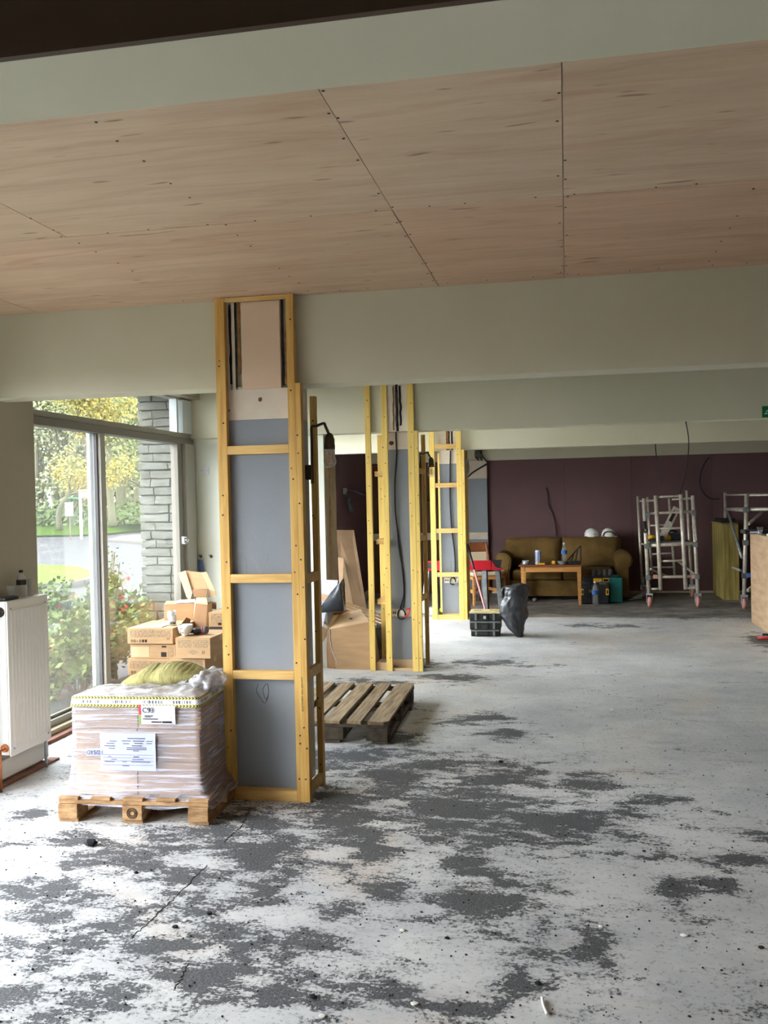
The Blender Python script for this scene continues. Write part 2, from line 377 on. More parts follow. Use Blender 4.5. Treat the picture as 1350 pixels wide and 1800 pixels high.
def floormat():
    m = bpy.data.materials.new('scraped_screed_floor'); m.use_nodes = True; nt = m.node_tree; N = nt.nodes; L = nt.links
    b = N['Principled BSDF']; tc = N.new('ShaderNodeTexCoord'); P = tc.outputs['Object']
    def noi(sc, det=6, st=(1, 1, 1), rough=.6, dist=0, rot=0):
        mp = N.new('ShaderNodeMapping'); mp.inputs['Scale'].default_value = st; mp.inputs['Rotation'].default_value = (0, 0, rot); L.new(P, mp.inputs[0])
        n = N.new('ShaderNodeTexNoise'); n.inputs['Scale'].default_value = sc; n.inputs['Detail'].default_value = det; n.inputs['Roughness'].default_value = rough
        n.inputs['Distortion'].default_value = dist; L.new(mp.outputs[0], n.inputs['Vector']); return n.outputs['Fac']
    def ma(op, a, c, cl=False):
        q = N.new('ShaderNodeMath'); q.operation = op; q.use_clamp = cl
        for i, v in enumerate((a, c)):
            if isinstance(v, (int, float)): q.inputs[i].default_value = v
            else: L.new(v, q.inputs[i])
        return q.outputs[0]
    def mr(x, a, c, d=0, e=1):
        q = N.new('ShaderNodeMapRange'); q.interpolation_type = 'SMOOTHSTEP'
        for i, v in enumerate((x, a, c, d, e)):
            if isinstance(v, (int, float)): q.inputs[i].default_value = v
            else: L.new(v, q.inputs[i])
        return q.outputs[0]
    def mix(f, a, c):
        q = N.new('ShaderNodeMix'); q.data_type = 'RGBA'
        if isinstance(f, (int, float)): q.inputs[0].default_value = f
        else: L.new(f, q.inputs[0])
        for i, v in ((6, a), (7, c)):
            if isinstance(v, tuple): q.inputs[i].default_value = v
            else: L.new(v, q.inputs[i])
        return q.outputs[2]
    base = mix(mr(noi(1.3, 8, rough=.7), .35, .65), H(180, 182, 184), H(206, 206, 204))
    base = mix(mr(noi(.8, 5, (1, 1, 1), .6, 1.0), .52, .68, 0, .6), base, H(198, 187, 175))     # pinkish dust
    base = mix(mr(noi(5, 8, (1, 3, 1), .75, .4, .2), .55, .75, 0, .35), base, H(204, 204, 202))   # pale scuffs
    base = mix(mr(noi(46, 3, (1, 1, 1), .7), .56, .70, 0, .75), base, H(104, 104, 104))            # grit
    base = mix(mr(noi(2.6, 8, (1, 1.8, 1), .75, .5), .52, .70, 0, .32), base, H(130, 131, 134))
    a = N.new('ShaderNodeAttribute'); a.attribute_name = 'residue'; D = a.outputs['Fac']
    n1 = noi(3.4, 8, (1, 1.9, 1), .72, .35, .15); n2 = noi(75, 2, (1, 1, 1), .6)
    n3 = noi(13, 6, (1, 1.5, 1), .75, .3, .1)
    s = ma('ADD', ma('ADD', ma('MULTIPLY', n1, 1.15), ma('MULTIPLY', ma('SUBTRACT', n3, .5), .55)), ma('MULTIPLY', D, .30))
    s = ma('ADD', s, ma('MULTIPLY', ma('SUBTRACT', n2, .5), .42))
    mask = mr(s, .765, .795)
    fine = mr(ma('ADD', noi(9, 8, (1, 1.5, 1), .8), ma('MULTIPLY', D, .12)), .66, .72, 0, .8)     # scattered flecks
    sp = N.new('ShaderNodeSeparateXYZ'); L.new(P, sp.inputs[0])
    near = mr(sp.outputs[1], 9, 5, .15, 1)
    tar = mix(mr(noi(120, 2), .35, .65), H(52, 54, 57), H(92, 94, 97))
    c = mix(ma('MULTIPLY', fine, near), base, tar)
    fringe = ma('MULTIPLY', mr(s, .64, .78), mr(noi(60, 3, (1, 1, 1), .7), .46, .60, .15, .75))
    c = mix(ma('MULTIPLY', fringe, near), c, tar)
    c = mix(ma('MULTIPLY', mask, .95), c, tar)
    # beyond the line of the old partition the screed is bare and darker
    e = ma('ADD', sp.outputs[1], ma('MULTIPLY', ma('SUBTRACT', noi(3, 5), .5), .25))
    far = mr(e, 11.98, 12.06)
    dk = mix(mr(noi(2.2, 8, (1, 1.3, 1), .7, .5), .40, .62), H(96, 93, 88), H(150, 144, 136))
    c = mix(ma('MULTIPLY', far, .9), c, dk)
    # worn light trails
    L.new(c, b.inputs['Base Color']); b.inputs['Roughness'].default_value = .62; b.inputs['Specular IOR Level'].default_value = .35
    hb = ma('ADD', ma('MULTIPLY', mask, ma('ADD', ma('MULTIPLY', n2, .8), .5)), ma('MULTIPLY', noi(14, 6), .5))
    bp = N.new('ShaderNodeBump'); bp.inputs['Strength'].default_value = .55; bp.inputs['Distance'].default_value = .006
    L.new(hb, bp.inputs['Height']); L.new(bp.outputs[0], b.inputs['Normal'])
    return m
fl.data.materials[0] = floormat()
bm = BM(); box(bm, X0, X1, Y0, Y1, -.12, -.004); O('floor_slab', bm, 'kerb', fl)

# ---- ceiling and plywood sheets
bm = BM(); box(bm, X0, XR, -4.5, 15.1, CEIL+.012, CEIL+.14); ceil = ST('ceiling', bm, M['soffit'])
def plymat():
    m = bpy.data.materials.new('ceiling_plywood'); m.use_nodes = True; nt = m.node_tree; N = nt.nodes; L = nt.links
    b = N['Principled BSDF']; b.inputs['Roughness'].default_value = .5; b.inputs['Specular IOR Level'].default_value = .3
    tc = N.new('ShaderNodeTexCoord'); oi = N.new('ShaderNodeObjectInfo')
    ml = N.new('ShaderNodeMath'); ml.operation = 'MULTIPLY'; ml.inputs[1].default_value = 53; L.new(oi.outputs['Random'], ml.inputs[0])
    va = N.new('ShaderNodeVectorMath'); va.operation = 'ADD'; L.new(tc.outputs['Object'], va.inputs[0]); L.new(ml.outputs[0], va.inputs[1])
    def noi(sc, st, det, dist=0, rough=.6):
        mp = N.new('ShaderNodeMapping'); mp.inputs['Scale'].default_value = st; L.new(va.outputs[0], mp.inputs[0])
        n = N.new('ShaderNodeTexNoise'); n.inputs['Scale'].default_value = sc; n.inputs['Detail'].default_value = det; n.inputs['Distortion'].default_value = dist
        n.inputs['Roughness'].default_value = rough
        L.new(mp.outputs[0], n.inputs['Vector']); return n.outputs['Fac']
    def ramp(f, p0, p1, c0, c1):
        r = N.new('ShaderNodeValToRGB'); r.color_ramp.elements[0].position = p0; r.color_ramp.elements[1].position = p1
        r.color_ramp.elements[0].color = c0; r.color_ramp.elements[1].color = c1; L.new(f, r.inputs[0]); return r.outputs[0]
    def mix(f, a, c, k=1):
        q = N.new('ShaderNodeMix'); q.data_type = 'RGBA'; mm = N.new('ShaderNodeMath'); mm.operation = 'MULTIPLY'; mm.inputs[1].default_value = k
        L.new(f, mm.inputs[0]); L.new(mm.outputs[0], q.inputs[0])
        for i, v in ((6, a), (7, c)):
            if isinstance(v, tuple): q.inputs[i].default_value = v
            else: L.new(v, q.inputs[i])
        return q.outputs[2]
    c = ramp(noi(2.2, (.5, 3.4, 1), 4, .6), .34, .68, H(186, 160, 132), H(206, 182, 152))
    c = mix(ramp(noi(22, (.14, 1.6, 1), 4), .40, .70, (0, 0, 0, 1), (1, 1, 1, 1)), c, H(214, 194, 166), .30)
    c = mix(ramp(noi(5, (.28, 1.6, 1), 4, 1.5), .52, .74, (0, 0, 0, 1), (1, 1, 1, 1)), c, H(172, 128, 96), .5)
    c = mix(ramp(noi(5.0, (1.1, 5.5, 1), 1), .70, .77, (0, 0, 0, 1), (1, 1, 1, 1)), c, H(120, 92, 64), .75)
    a = N.new('ShaderNodeAttribute'); a.attribute_type = 'OBJECT'; a.attribute_name = 'redness'
    q = N.new('ShaderNodeMix'); q.data_type = 'RGBA'; q.blend_type = 'MULTIPLY'; L.new(a.outputs['Fac'], q.inputs[0]); L.new(c, q.inputs[6]); q.inputs[7].default_value = (1, .82, .76, 1)
    L.new(q.outputs[2], b.inputs['Base Color'])
    return m
M['ply'] = plymat()
SEAM = zat(690, 370, CEIL).y; JA = zat(109, 413, CEIL).x; JB = zat(690, 370, CEIL).x; JC = zat(990, 343, CEIL).x
xs1 = [(-3.6, JA), (JA, JB), (JB, JC), (JC, JC+1.3), (JC+1.3, JC+2.6), (JC+2.6, XR)]
xs2 = [(-3.6, JA-.9), (JA-.9, JB), (JB, JC), (JC, JC+1.3), (JC+1.3, JC+2.6), (JC+2.6, XR)]
gap = .0013
for row, (ya, yb, xs) in enumerate(((1.2, SEAM, xs1), (SEAM, 4.68, xs2))):
    for i, (a, c) in enumerate(xs):
        bm = BM(); e = gap*(2.4 if row and i < 2 else .9); box(bm, a+(e if i else 0), c-e, ya+gap*.6, yb-(.0035 if row == 0 and i < 2 else gap*.6), CEIL, CEIL+.011)
        # corners of the seam sit a touch proud
        for v in bm.verts: v.co.z += random.uniform(0, .0018) if v.co.z < CEIL+.005 else 0
        o = O('ply_sheet', bm, 'ply', ceil); o['redness'] = [[.1, .1, .0, .12, .3, .3], [.35, .3, .6, .7, .7, .7]][row][i]
bm = BM()
for (x, ya, yb) in ((JB, 1.5, 4.6), (JC, 1.5, 4.6), ((JA+JB)/2, 1.7, 4.6), (JC+.655, 3.3, 4.6), (JA, 2.6, 4.0)):
    y = ya
    while y < yb:
        for s in ((-.011, .011) if x in (JB, JC) else (0,)):
            if random.random() < .75: lathe(bm, (x+s+random.uniform(-.006, .006), y+random.uniform(-.03, .03), CEIL-.0012), [(.0045, 0), (.0045, .0012)], 6, smooth=False)
        y += .17
for x in [JA+.2*k for k in range(16)]:
    for s in (-.015, 4.6-SEAM): lathe(bm, (x+random.uniform(-.05, .05), SEAM+s, CEIL-.0012), [(.004, 0), (.004, .0012)], 6, smooth=False)
O('screw_heads', bm, 'screw', ceil, kind='stuff')

# ---- beams across the room
BY = [(1.15, 1.338), (4.67, 4.862), (8.27, 8.46), (11.88, 12.07), (14.985, 15.1), (-2.45, -2.26)]
for k, (a, b) in enumerate(BY):
    bm = BM(); zb = 2.127 if k == 4 else BB
    box(bm, X0, XR, a, b, zb, CEIL+.01, .004)
    t = ST('trim_%d' % (k+1), bm, M['paint'])
    if k == 0:
        bm = BM(); box(bm, XL, XR, a-.012, a-.0005, BB-.001, CEIL); O('fascia_board', bm, 'brown', t)
# ---- left wall, in pieces between the windows
bm = BM()
for (ya, yb) in ((-4.5, -1.0), (.75, 1.45), (4.45, 5.13)): box(bm, X0, XL, ya, yb, 0, CEIL+.01)
for (ya, yb, zh) in ((-1.0, .75, 1.8), (1.45, 4.45, 2.22), (5.13, 8.33, 2.52), (8.72, 12.3, 2.52)):
    box(bm, X0, -3.36, ya, yb, zh, CEIL+.01)
wl = ST('wall_left', bm, M['pier'])
bm = BM(); box(bm, X0, XL, 12.3, 15.1, 0, CEIL+.01); ST('wall_left_far', bm, M['purple_dark'])
STX = yat(571, 900, 8.33).x
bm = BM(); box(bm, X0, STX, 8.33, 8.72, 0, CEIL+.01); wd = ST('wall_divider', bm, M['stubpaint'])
# stripped end of the dividing wall
bm = BM(); box(bm, STX, STX+.012, 8.34, 8.72, .55, 2.14); O('end_render', bm, mat('grey_brown_render', H(140, 128, 108), .9, H(112, 100, 82), 5, (1, 1, .6), bump=.4, bscale=18), wd)
bm = BM(); box(bm, STX+.012, STX+.016, 8.46, 8.50, .7, 2.0); crumple(bm, .01, 5); O('old_batten_mark', bm, 'glue', wd)
bm = BM(); box(bm, STX, STX+.014, 8.33, 8.72, .0, .55); O('end_render', bm, 'bluegrey', wd)
bm = BM()
bz = 2.127
box(bm, -1.77-.0, XR, 15.0, 15.1, 0, bz)
wb = ST('wall_back', bm, M['purple'])
bm = BM(); box(bm, X0, -1.77, 15.0, 15.1, 0, bz); O('brown_section', bm, 'brownwall', wb)
# board joints on the purple wall
for px in (993, 1111, 1252):
    x = yat(px, 900, 15).x
    bm = BM(); box(bm, x-.003, x+.003, 14.995, 15.0, .05, bz); O('board_joint', bm, 'purple_dark', wb)
# pilaster on the back wall, blue grey with a white head, and the dado rail
pa, pb = yat(815, 900, 14.9).x, yat(857, 900, 14.9).x
bm = BM(); box(bm, pa-.1, pb, 14.9, 15.0, 0, yat(850, 841, 14.9).z); pil = O('pilaster', bm, 'bluegrey', wb)
bm = BM(); box(bm, pa-.1, pb, 14.895, 15.0, yat(850, 841, 14.9).z, bz); O('pilaster_head', bm, 'plaster', wb)
zr = yat(840, 948, 14.88).z
bm = BM(); box(bm, -3.1, pb, 14.865, 14.9, zr, zr+.11); box(bm, -3.1, pa-.1, 14.9, 15.0, zr, zr+.11); O('dado_rail', bm, 'plaster', wb)
bm = BM(); box(bm, X0, XR+.1, -4.55, -4.4, 0, CEIL); wf = ST('wall_front', bm, M['pier'])
bm = BM(); box(bm, XR, XR+.1, -4.5, 15.1, 0, CEIL); ST('wall_right', bm, M['purple'])
# ---- windows
def frame(name, Y0_, Y1_, div, glassm, low=False):
    bm = BM(); hd = 2.2 if name == 'window_2' else 1.78 if low else 2.50
    box(bm, XW-.05, XW+.03, Y0_, Y1_, 0, .05); box(bm, XW-.05, XW+.02, Y0_, Y1_, hd, hd+.06)
    box(bm, XW-.04, XW+.03, Y0_, Y0_+.06, .05, hd); box(bm, XW-.04, XW+.03, Y1_-.06, Y1_, .05, hd)
    w = ST(name, bm, M['framegrey'])
    for d in div:
        bm = BM(); box(bm, XW-.03, XW+.02, d-.03, d+.03, .05, min(hd, 2.1)); O('mullion', bm, 'framegrey', w)
    if not low: bm = BM(); box(bm, XW-.04, XW+.03, Y0_+.06, Y1_-.06, 2.1, 2.2); O('transom', bm, 'framegrey', w)
    ys = [Y0_]+list(div)+[Y1_]
    for a, b in zip(ys[:-1], ys[1:]):
        bm = BM(); box(bm, XW-.006, XW, a+.03, b-.03, .06, min(hd, 2.1)); O('pane', bm, glassm, w)
    return w
frame('window_2', 1.45, 4.45, (2.95,), 'glass', True); frame('window_3', -1.0, .75, (-.1,), 'glass', True); frame('window_4', 8.72, 12.3, (10.5,), 'glass')
# the window seen in the picture
w = None
zt0 = xat(200, 0, XW)  # unused guard
bm = BM()
WY0, WY1 = 5.13, 8.30
box(bm, XW-.05, XW+.05, WY0, WY1, .055, .10, .004)
w = ST('window_1', bm, M['framegrey'])
bm = BM(); box(bm, XW-.05, XW+.03, WY0, WY1, 2.505, 2.545, .003); O('head_frame', bm, 'framegrey', w)
bm = BM(); box(bm, XW-.05, XW+.035, WY0, WY1, 2.155, 2.20, .003); O('transom', bm, 'framegrey', w)
bm = BM(); box(bm, XW-.05, XW+.055, WY0, WY1, 2.095, 2.152, .004); O('sliding_track', bm, 'framedark', w)
jy0, jy1 = xat(175, 900, XW+.03).y, xat(184.5, 900, XW+.03).y
bm = BM(); box(bm, XW-.005, XW+.045, jy0+.012, jy1, .09, 2.10, .003); O('sliding_stile', bm, 'framegrey', w)
bm = BM(); box(bm, XW-.005, XW+.02, jy0-.002, jy0+.012, .09, 2.10); O('gasket', bm, 'slate', w)
bm = BM(); box(bm, XW-.06, XW-.035, xat(160.5, 900, XW-.035).y, xat(171, 900, XW-.035).y, .09, 2.10); O('outer_stile', bm, 'framepale', w)
ry = xat(313, 900, XW+.03).y
bm = BM(); box(bm, XW-.03, XW+.04, ry, ry+.10, .09, 2.10, .003); O('sliding_stile', bm, 'framedark', w)
bm = BM(); box(bm, XW-.04, XW+.07, ry+.11, WY1, .09, 2.10, .003); O('jamb', bm, 'framegrey', w)
bm = BM(); box(bm, XW-.04, XW+.03, ry+.02, ry+.06, 2.2, 2.505); O('glazing_bead', bm, 'framepale', w)
bm = BM(); box(bm, XW-.04, XW+.055, ry+.10, WY1, 2.2, 2.505); O('upper_jamb', bm, 'framepale', w)
bm = BM(); box(bm, XW-.005, XW+.035, jy1, ry, .09, .13); box(bm, XW-.005, XW+.02, WY0, jy0, .095, .12); O('bottom_rail', bm, 'framedark', w)
bm = BM(); box(bm, XW-.012, XW-.006, WY0, jy0, .1, 2.10); O('pane', bm, 'glasshazy', w)
bm = BM(); box(bm, XW+.006, XW+.012, jy1, ry, .12, 2.10); O('pane', bm, 'glass', w)
bm = BM(); box(bm, XW-.006, XW, WY0, ry+.04, 2.2, 2.51); O('pane', bm, 'glass', w)
lk = xat(321, 950, XW+.07)
bm = BM(); box(bm, XW+.07, XW+.1, lk.y-.02, lk.y+.03, lk.z-.035, lk.z+.035, .006); lathe(bm, (XW+.10, lk.y+.005, lk.z), [(.02, 0), (.022, .012), (.012, .022)], 14, 'X'); O('window_lock', bm, 'chrome', w)
bm = BM(); box(bm, X0, XW+.10, WY0, WY1, 0, .055, .005); ST('trim_7', bm, M['sill'])
bm = BM(); box(bm, XW+.10, XW+.16, WY0, WY1, .0, .022); box(bm, XL+.005, XL+.07, 3.5, 5.2, .0, .012); ST('trim_8', bm, M['redstrip'])
bm = BM(); prism(bm, [(XL, .028), (XL+.024, .028), (XL+.024, .105), (XL+.014, .125), (XL, .128)], 1.45, 5.155, 'Y'); ST('baseboard_left', bm, M['radiator'])
bm = BM(); box(bm, XL, XL+.018, 12.3, 15.0, 0, .09); ST('baseboard_far', bm, M['plaster'])
bm = BM(); box(bm, pb, XR, 14.985, 15.0, .0, .03); ST('baseboard_back', bm, M['plaster'])
# ================================================================ BOXED COLUMNS
def vstud(parent, x0, x1, y0, y1, z0, z1, m='stud', lean=0):
    bm = BM(); box(bm, x0, x1, y0, y1, z0, z1, .0025)
    o = O('stud', bm, m, parent)
    # knots and screws on the face towards the room
    kb = BM(); z = z0+.12
    while z < z1-.1:
        lathe(kb, ((x0+x1)/2+random.uniform(-.01, .01), y0-.0015, z), [(.0045, 0), (.0045, .0016)], 8, 'Y', smooth=False)
        z += random.uniform(.22, .5)
    O('screw_heads', kb, 'screw', o, kind='stuff')
    kb = BM(); z = z0+random.uniform(.2, .5)
    while z < z1-.1:
        r = random.uniform(.006, .010)
        lathe(kb, (random.uniform(x0+.01, x1-.01), y0-.0006, z), [(r*.6, 0), (r*.6, .0007)], 9, 'Y', smooth=False)
        z += random.uniform(.5, 1.1)
    if len(kb.verts): O('knots', kb, 'knot', o, kind='stuff')
    else: kb.free()
    return o
def nog(parent, x0, x1, y0, y1, zc, h=.045, m='nog', name='nogging'):
    bm = BM(); box(bm, x0, x1, y0, y1, zc-h/2, zc+h/2, .0025); return O(name, bm, m, parent)
def zz(x, y, Y): return yat(x, y, Y).z
# --- nearest column
YF = 4.60
c1 = T('boxed_column', 'nearest grey column boxed in yellow timber studwork, beside the wrapped pallet', 'column', (-1.555, 4.72, 0), group='columns being boxed in')
coreX0, coreX1 = -1.742, -1.372
zg, zp = zz(460, 737, 4.64), zz(460, 683, 4.64)
bm = BM(); box(bm, coreX0, coreX1, 4.64, 4.90, .055, zg, .003); core = O('core', bm, 'bluegrey', c1)
bm = BM(); box(bm, coreX0, coreX1, 4.64, 4.67, zg, zp, .002); box(bm, coreX0, coreX1, 4.863, 4.90, zg, BB); O('plaster_band', bm, 'plaster', c1)
bm = BM(); box(bm, coreX0, coreX1, 4.63, 4.66, .0, .055, .003); O('bare_foot', bm, 'plaster', c1)
s1, s2, s3, s4 = -1.712, -1.678, -1.436, -1.408
bm = BM(); box(bm, s2+.03, s3, 4.638, 4.672, zp, CEIL-.02, .003); O('pink_plaster_panel', bm, 'pink', c1)
bm = BM(); box(bm, coreX0, s1, 4.642, 4.672, zp, CEIL-.02); box(bm, s1+.012, s2-.004, 4.640, 4.672, zp, CEIL-.02); O('render_strip', bm, 'plaster', c1)
def raggedstrip(x0, x1, y, z0, z1, m, name, amp=.006, th=.004):
    n = 40; bm = BM(); L0 = []; 
    for i in range(n+1):
        z = z0+(z1-z0)*i/n
        a = x0+noise.noise(Vector((x0*9, z*14, 1)))*amp; b = x1+noise.noise(Vector((x1*9, z*16, 5)))*amp
        L0.append([bm.verts.new(p) for p in ((a, y, z), (b, y, z), (b, y+th, z), (a, y+th, z))])
    for i in range(n):
        for k in range(4): bm.faces.new((L0[i][k], L0[i][(k+1) % 4], L0[i+1][(k+1) % 4], L0[i+1][k]))
    bm.faces.new(L0[0]); bm.faces.new(list(reversed(L0[-1])))
    return O(name, bm, m, c1)
raggedstrip(s1-.002, s1+.010, 4.6385, zp+.03, CEIL-.03, 'black', 'open_slot', .006)
raggedstrip(s1+.030, s1+.038, 4.6375, zp+.01, CEIL-.02, 'black', 'open_slot', .002)
raggedstrip(s1+.046, s1+.060, 4.6365, zp+.08, CEIL-.02, 'glue', 'adhesive_line', .004)
raggedstrip(s3+.006, s3+.020, 4.6385, zp+.01, CEIL-.02, 'black', 'open_slot', .003)
raggedstrip(s3+.024, s3+.036, 4.6365, zp+.02, CEIL-.16, 'glue', 'adhesive_line', .006)
raggedstrip(s3+.040, s3+.050, 4.6375, zp+.03, CEIL-.02, 'plaster', 'render_strip', .006)
for (x, z, r) in ((-1.552, zz(457, 702, 4.64), .011), (-1.727, zz(405, 722, 4.64), .009)):
    bm = BM(); lathe(bm, (x, 4.6375, z), [(r, 0), (r*.8, .003)], 9, 'Y', smooth=False); crumple(bm, .003, 60); O('fixing_hole', bm, 'knot', c1)
vstud(c1, -1.776, -1.724, YF, YF+.038, 0, CEIL)
vstud(c1, -1.392, -1.352, YF, YF+.038, 0, CEIL)
vstud(c1, -1.352, -1.322, YF-.002, YF+.045, 0, BB)
vstud(c1, -1.352, -1.322, 4.87, 4.915, 0, BB-.04)
for zc in (zz(460, 790, YF), zz(460, 1017, YF), zz(460, 1187, YF)): nog(c1, -1.724, -1.392, YF, YF+.04, zc)
nog(c1, -1.724, -1.392, YF, YF+.04, .03, .058, name='sole_plate'); nog(c1, -1.724, -1.392, YF+.002, YF+.03, CEIL-.011, .02, name='head_plate')
for zc in (zz(548, 1015, 4.75), zz(550, 1180, 4.75), .05): nog(c1, -1.350, -1.324, YF+.045, 4.87, zc, .05)
text('BOSST0N9ERT  055A 250M PAST', .0125, 'ink', c1, (-1.346, YF-.0025, .47), (0, 0, 1), (-1, 0, 0))
# pencil scribble and scratches on the grey face
bm = BM(); tube(bm, spline([(-1.60, 4.6385, .60), (-1.61, 4.6385, .56), (-1.585, 4.6385, .52), (-1.565, 4.6385, .50), (-1.545, 4.6385, .55), (-1.55, 4.6385, .60), (-1.575, 4.6385, .57), (-1.56, 4.6385, .52), (-1.545, 4.6385, .545)]), .0009, 4); O('pencil_scribble', bm, 'ink', core)
bm = BM(); tube(bm, [(-1.61, 4.6385, 1.27), (-1.575, 4.6385, 1.17), (-1.525, 4.6385, 1.27)], .0008, 4); tube(bm, [(-1.655, 4.6385, 1.26), (-1.65, 4.6385, 1.18)], .0007, 4); O('scratch', bm, 'white', core)
# --- second column
Y2 = 8.24
c2 = T('boxed_column', 'middle column with a cable hanging to a socket, behind the empty pallet', 'column', (-1.5, 8.4, 0), group='columns being boxed in')
k0, k1 = -1.625, -1.355
zg = zz(700, 790, 8.32); zp = BB
bm = BM(); box(bm, k0, k1, 8.32, 8.60, .09, zg, .003); core2 = O('core', bm, 'bluegrey', c2)
bm = BM(); box(bm, k0, k1, 8.32, 8.60, .0, .09, .003); O('bare_foot', bm, 'boardpale', c2)
bm = BM(); box(bm, k0, k1, 8.32, 8.60, zg, BB-.001, .002); box(bm, k0, k1, 8.24, 8.27, BB, CEIL-.01); O('plaster_band', bm, 'plaster', c2)
def slot2(x0, x1, y, z0, z1, m, name, par): 
    bm = BM(); box(bm, x0, x1, y, y+.004, z0, z1); 
    bmesh.ops.subdivide_edges(bm, edges=[e for e in bm.edges if abs(e.verts[0].co.z-e.verts[1].co.z) > .1], cuts=24)
    for v in bm.verts: v.co.x += noise.noise(Vector((x0*30, 3, v.co.z*18)))*.008
    O(name, bm, m, par)
slot2(-1.515, -1.502, 8.235, BB+.01, CEIL-.05, 'glue', 'render_strip', c2); slot2(-1.490, -1.468, 8.234, BB, CEIL-.02, 'black', 'open_slot', c2); slot2(-1.455, -1.438, 8.235, BB+.05, CEIL-.05, 'black', 'open_slot', c2)
bm = BM(); lathe(bm, (yat(688, 779, 8.32).x, 8.317, zz(688, 779, 8.32)), [(.022, 0), (.016, .003)], 8, 'Y', smooth=False); crumple(bm, .006, 40); O('fixing_hole', bm, 'knot', c2)
vstud(c2, -1.772, -1.722, Y2-.02, Y2+.018, 0, CEIL, 'studbright'); vstud(c2, -1.718, -1.664, 8.50, 8.54, 0, BB-.01, 'studbright')
vstud(c2, -1.620, -1.566, Y2-.02, Y2+.018, 0, CEIL, 'studbright'); vstud(c2, -1.382, -1.326, Y2-.02, Y2+.018, 0, CEIL, 'studbright')
vstud(c2, -1.326, -1.290, Y2-.018, Y2+.022, 0, BB, 'studbright'); vstud(c2, -1.326, -1.29, 8.62, 8.66, 0, BB-.01)
for zc in (zz(670, 833, 8.3), zz(670, 952, 8.3), zz(670, 1057, 8.3)):
    nog(c2, -1.70, -1.62, 8.26, 8.50, zc, .045); nog(c2, -1.322, -1.294, 8.26, 8.62, zc+.02, .045)
bm = BM(); box(bm, -1.72, -1.60, 8.26, 8.46, 0, .07, .004); O('sole_plate', bm, 'boardpale', c2)
nog(c2, -1.566, -1.382, Y2-.0, Y2+.03, .012, .024, 'boardpale', 'sole_plate')
# --- third column
Y3 = 11.78
c3 = T('boxed_column', 'farthest boxed column with three crosspieces, beside the tool cases', 'column', (-1.5, 11.95, 0), group='columns being boxed in')
k0, k1 = -1.592, -1.325
zg = zz(790, 815, 11.86)
bm = BM(); box(bm, k0, k1, 11.86, 12.14, .07, zg, .003); core3 = O('core', bm, 'bluegrey', c3)
bm = BM(); box(bm, k0, k1, 11.86, 12.14, .0, .07); O('bare_foot', bm, 'boardpale', c3)
bm = BM(); box(bm, k0, k1, 11.86, 12.14, zg, BB-.001); box(bm, k0, k1, 11.866, 11.878, BB, CEIL-.01); O('plaster_band', bm, 'plaster', c3)
bm = BM(); box(bm, -1.50, -1.47, 11.865, 11.879, BB, CEIL-.05); O('render_strip', bm, 'glue', c3)
slot2(-1.468, -1.452, 11.866, BB, CEIL-.02, 'black', 'open_slot', c3); slot2(-1.435, -1.415, 11.866, BB, CEIL-.04, 'black', 'open_slot', c3)
vstud(c3, -1.708, -1.642, Y3-.01, Y3+.03, 0, CEIL, 'studbright'); vstud(c3, -1.640, -1.592, 12.05, 12.09, .06, BB-.02, 'studbright')
vstud(c3, -1.362, -1.300, Y3-.01, Y3+.03, 0, CEIL, 'studbright'); vstud(c3, -1.300, -1.262, Y3-.008, Y3+.035, 0, BB, 'studbright'); vstud(c3, -1.30, -1.262, 12.14, 12.18, 0, BB, 'stud')
for y_ in (785, 853, 933, 1010):
    nog(c3, -1.642, -1.362, Y3-.005, Y3+.035, zz(780, y_, 11.8), .058)
nog(c3, -1.642, -1.362, Y3-.005, Y3+.035, .03, .06, name='sole_plate')

# ================================================================ CABLES, SOCKETS, LAMPS
def cable(label, pts, r, m, name='cable', group=None, n=8):
    bm = BM(); tube(bm, spline(pts, n), r, 6); return S(name, label, 'cable', bm, m, group)
cable('twin black cable hanging down the middle column to its socket', [yat(x, y, 8.225 if y < 757 else 8.305) for x, y in ((697, 690), (697, 740), (696, 765), (697, 800), (694, 850), (695, 900), (700, 940), (706, 990), (710, 1040), (706, 1060), (703, 1072))], .007, 'rubber')
cable('thin second strand of black cable beside the cable on the middle column', [yat(x, y, 8.312) for x, y in ((698, 930), (702, 970), (709, 1010), (711, 1050), (709, 1068))], .005, 'rubber')
cable('black cable running down the farthest boxed column', [yat(x, y, 11.84) for x, y in ((792, 792), (791, 830), (791, 880), (794, 930), (799, 970), (800, 1003), (797, 1012), (799, 1018))], .010, 'rubber')
def socket(label, c, w, h, loopcol):
    t = T('socket_box', label, 'socket', (c.x, c.y, c.z-h/2))
    bm = BM(); box(bm, c.x-w/2, c.x+w/2, c.y-.012, c.y+.005, c.z-h/2, c.z+h/2, .003); O('plate', bm, 'alum', t)
    bm = BM()
    for k in range(3): box(bm, c.x-w/2+.01+k*.018, c.x-w/2+.02+k*.018, c.y-.014, c.y-.011, c.z-.01, c.z+.012)
    O('knockouts', bm, 'ink', t)
    bm = BM(); tube(bm, spline([(c.x+.01+.035*math.cos(a), c.y-.03-.01*math.sin(a*2), c.z-.01+.045*math.sin(a)) for a in [k*PI/4 for k in range(9)]]), .007, 6); O('cable_loop', bm, 'rubber', t)
    bm = BM(); tube(bm, spline([(c.x+.05, c.y-.03, c.z+.03), (c.x+.085, c.y-.03, c.z+.04), (c.x+.07, c.y-.035, c.z-.01), (c.x+.03, c.y-.03, c.z-.04)]), .006, 6); O('wire', bm, loopcol, t)
    return t
socket('metal socket box with looped red and black wires on the middle column', yat(705, 1077, 8.315), .20, .07, 'redtag')
socket('metal socket box with loose grey wires on the farthest boxed column', yat(795, 1020, 11.85), .20, .07, 'steel')
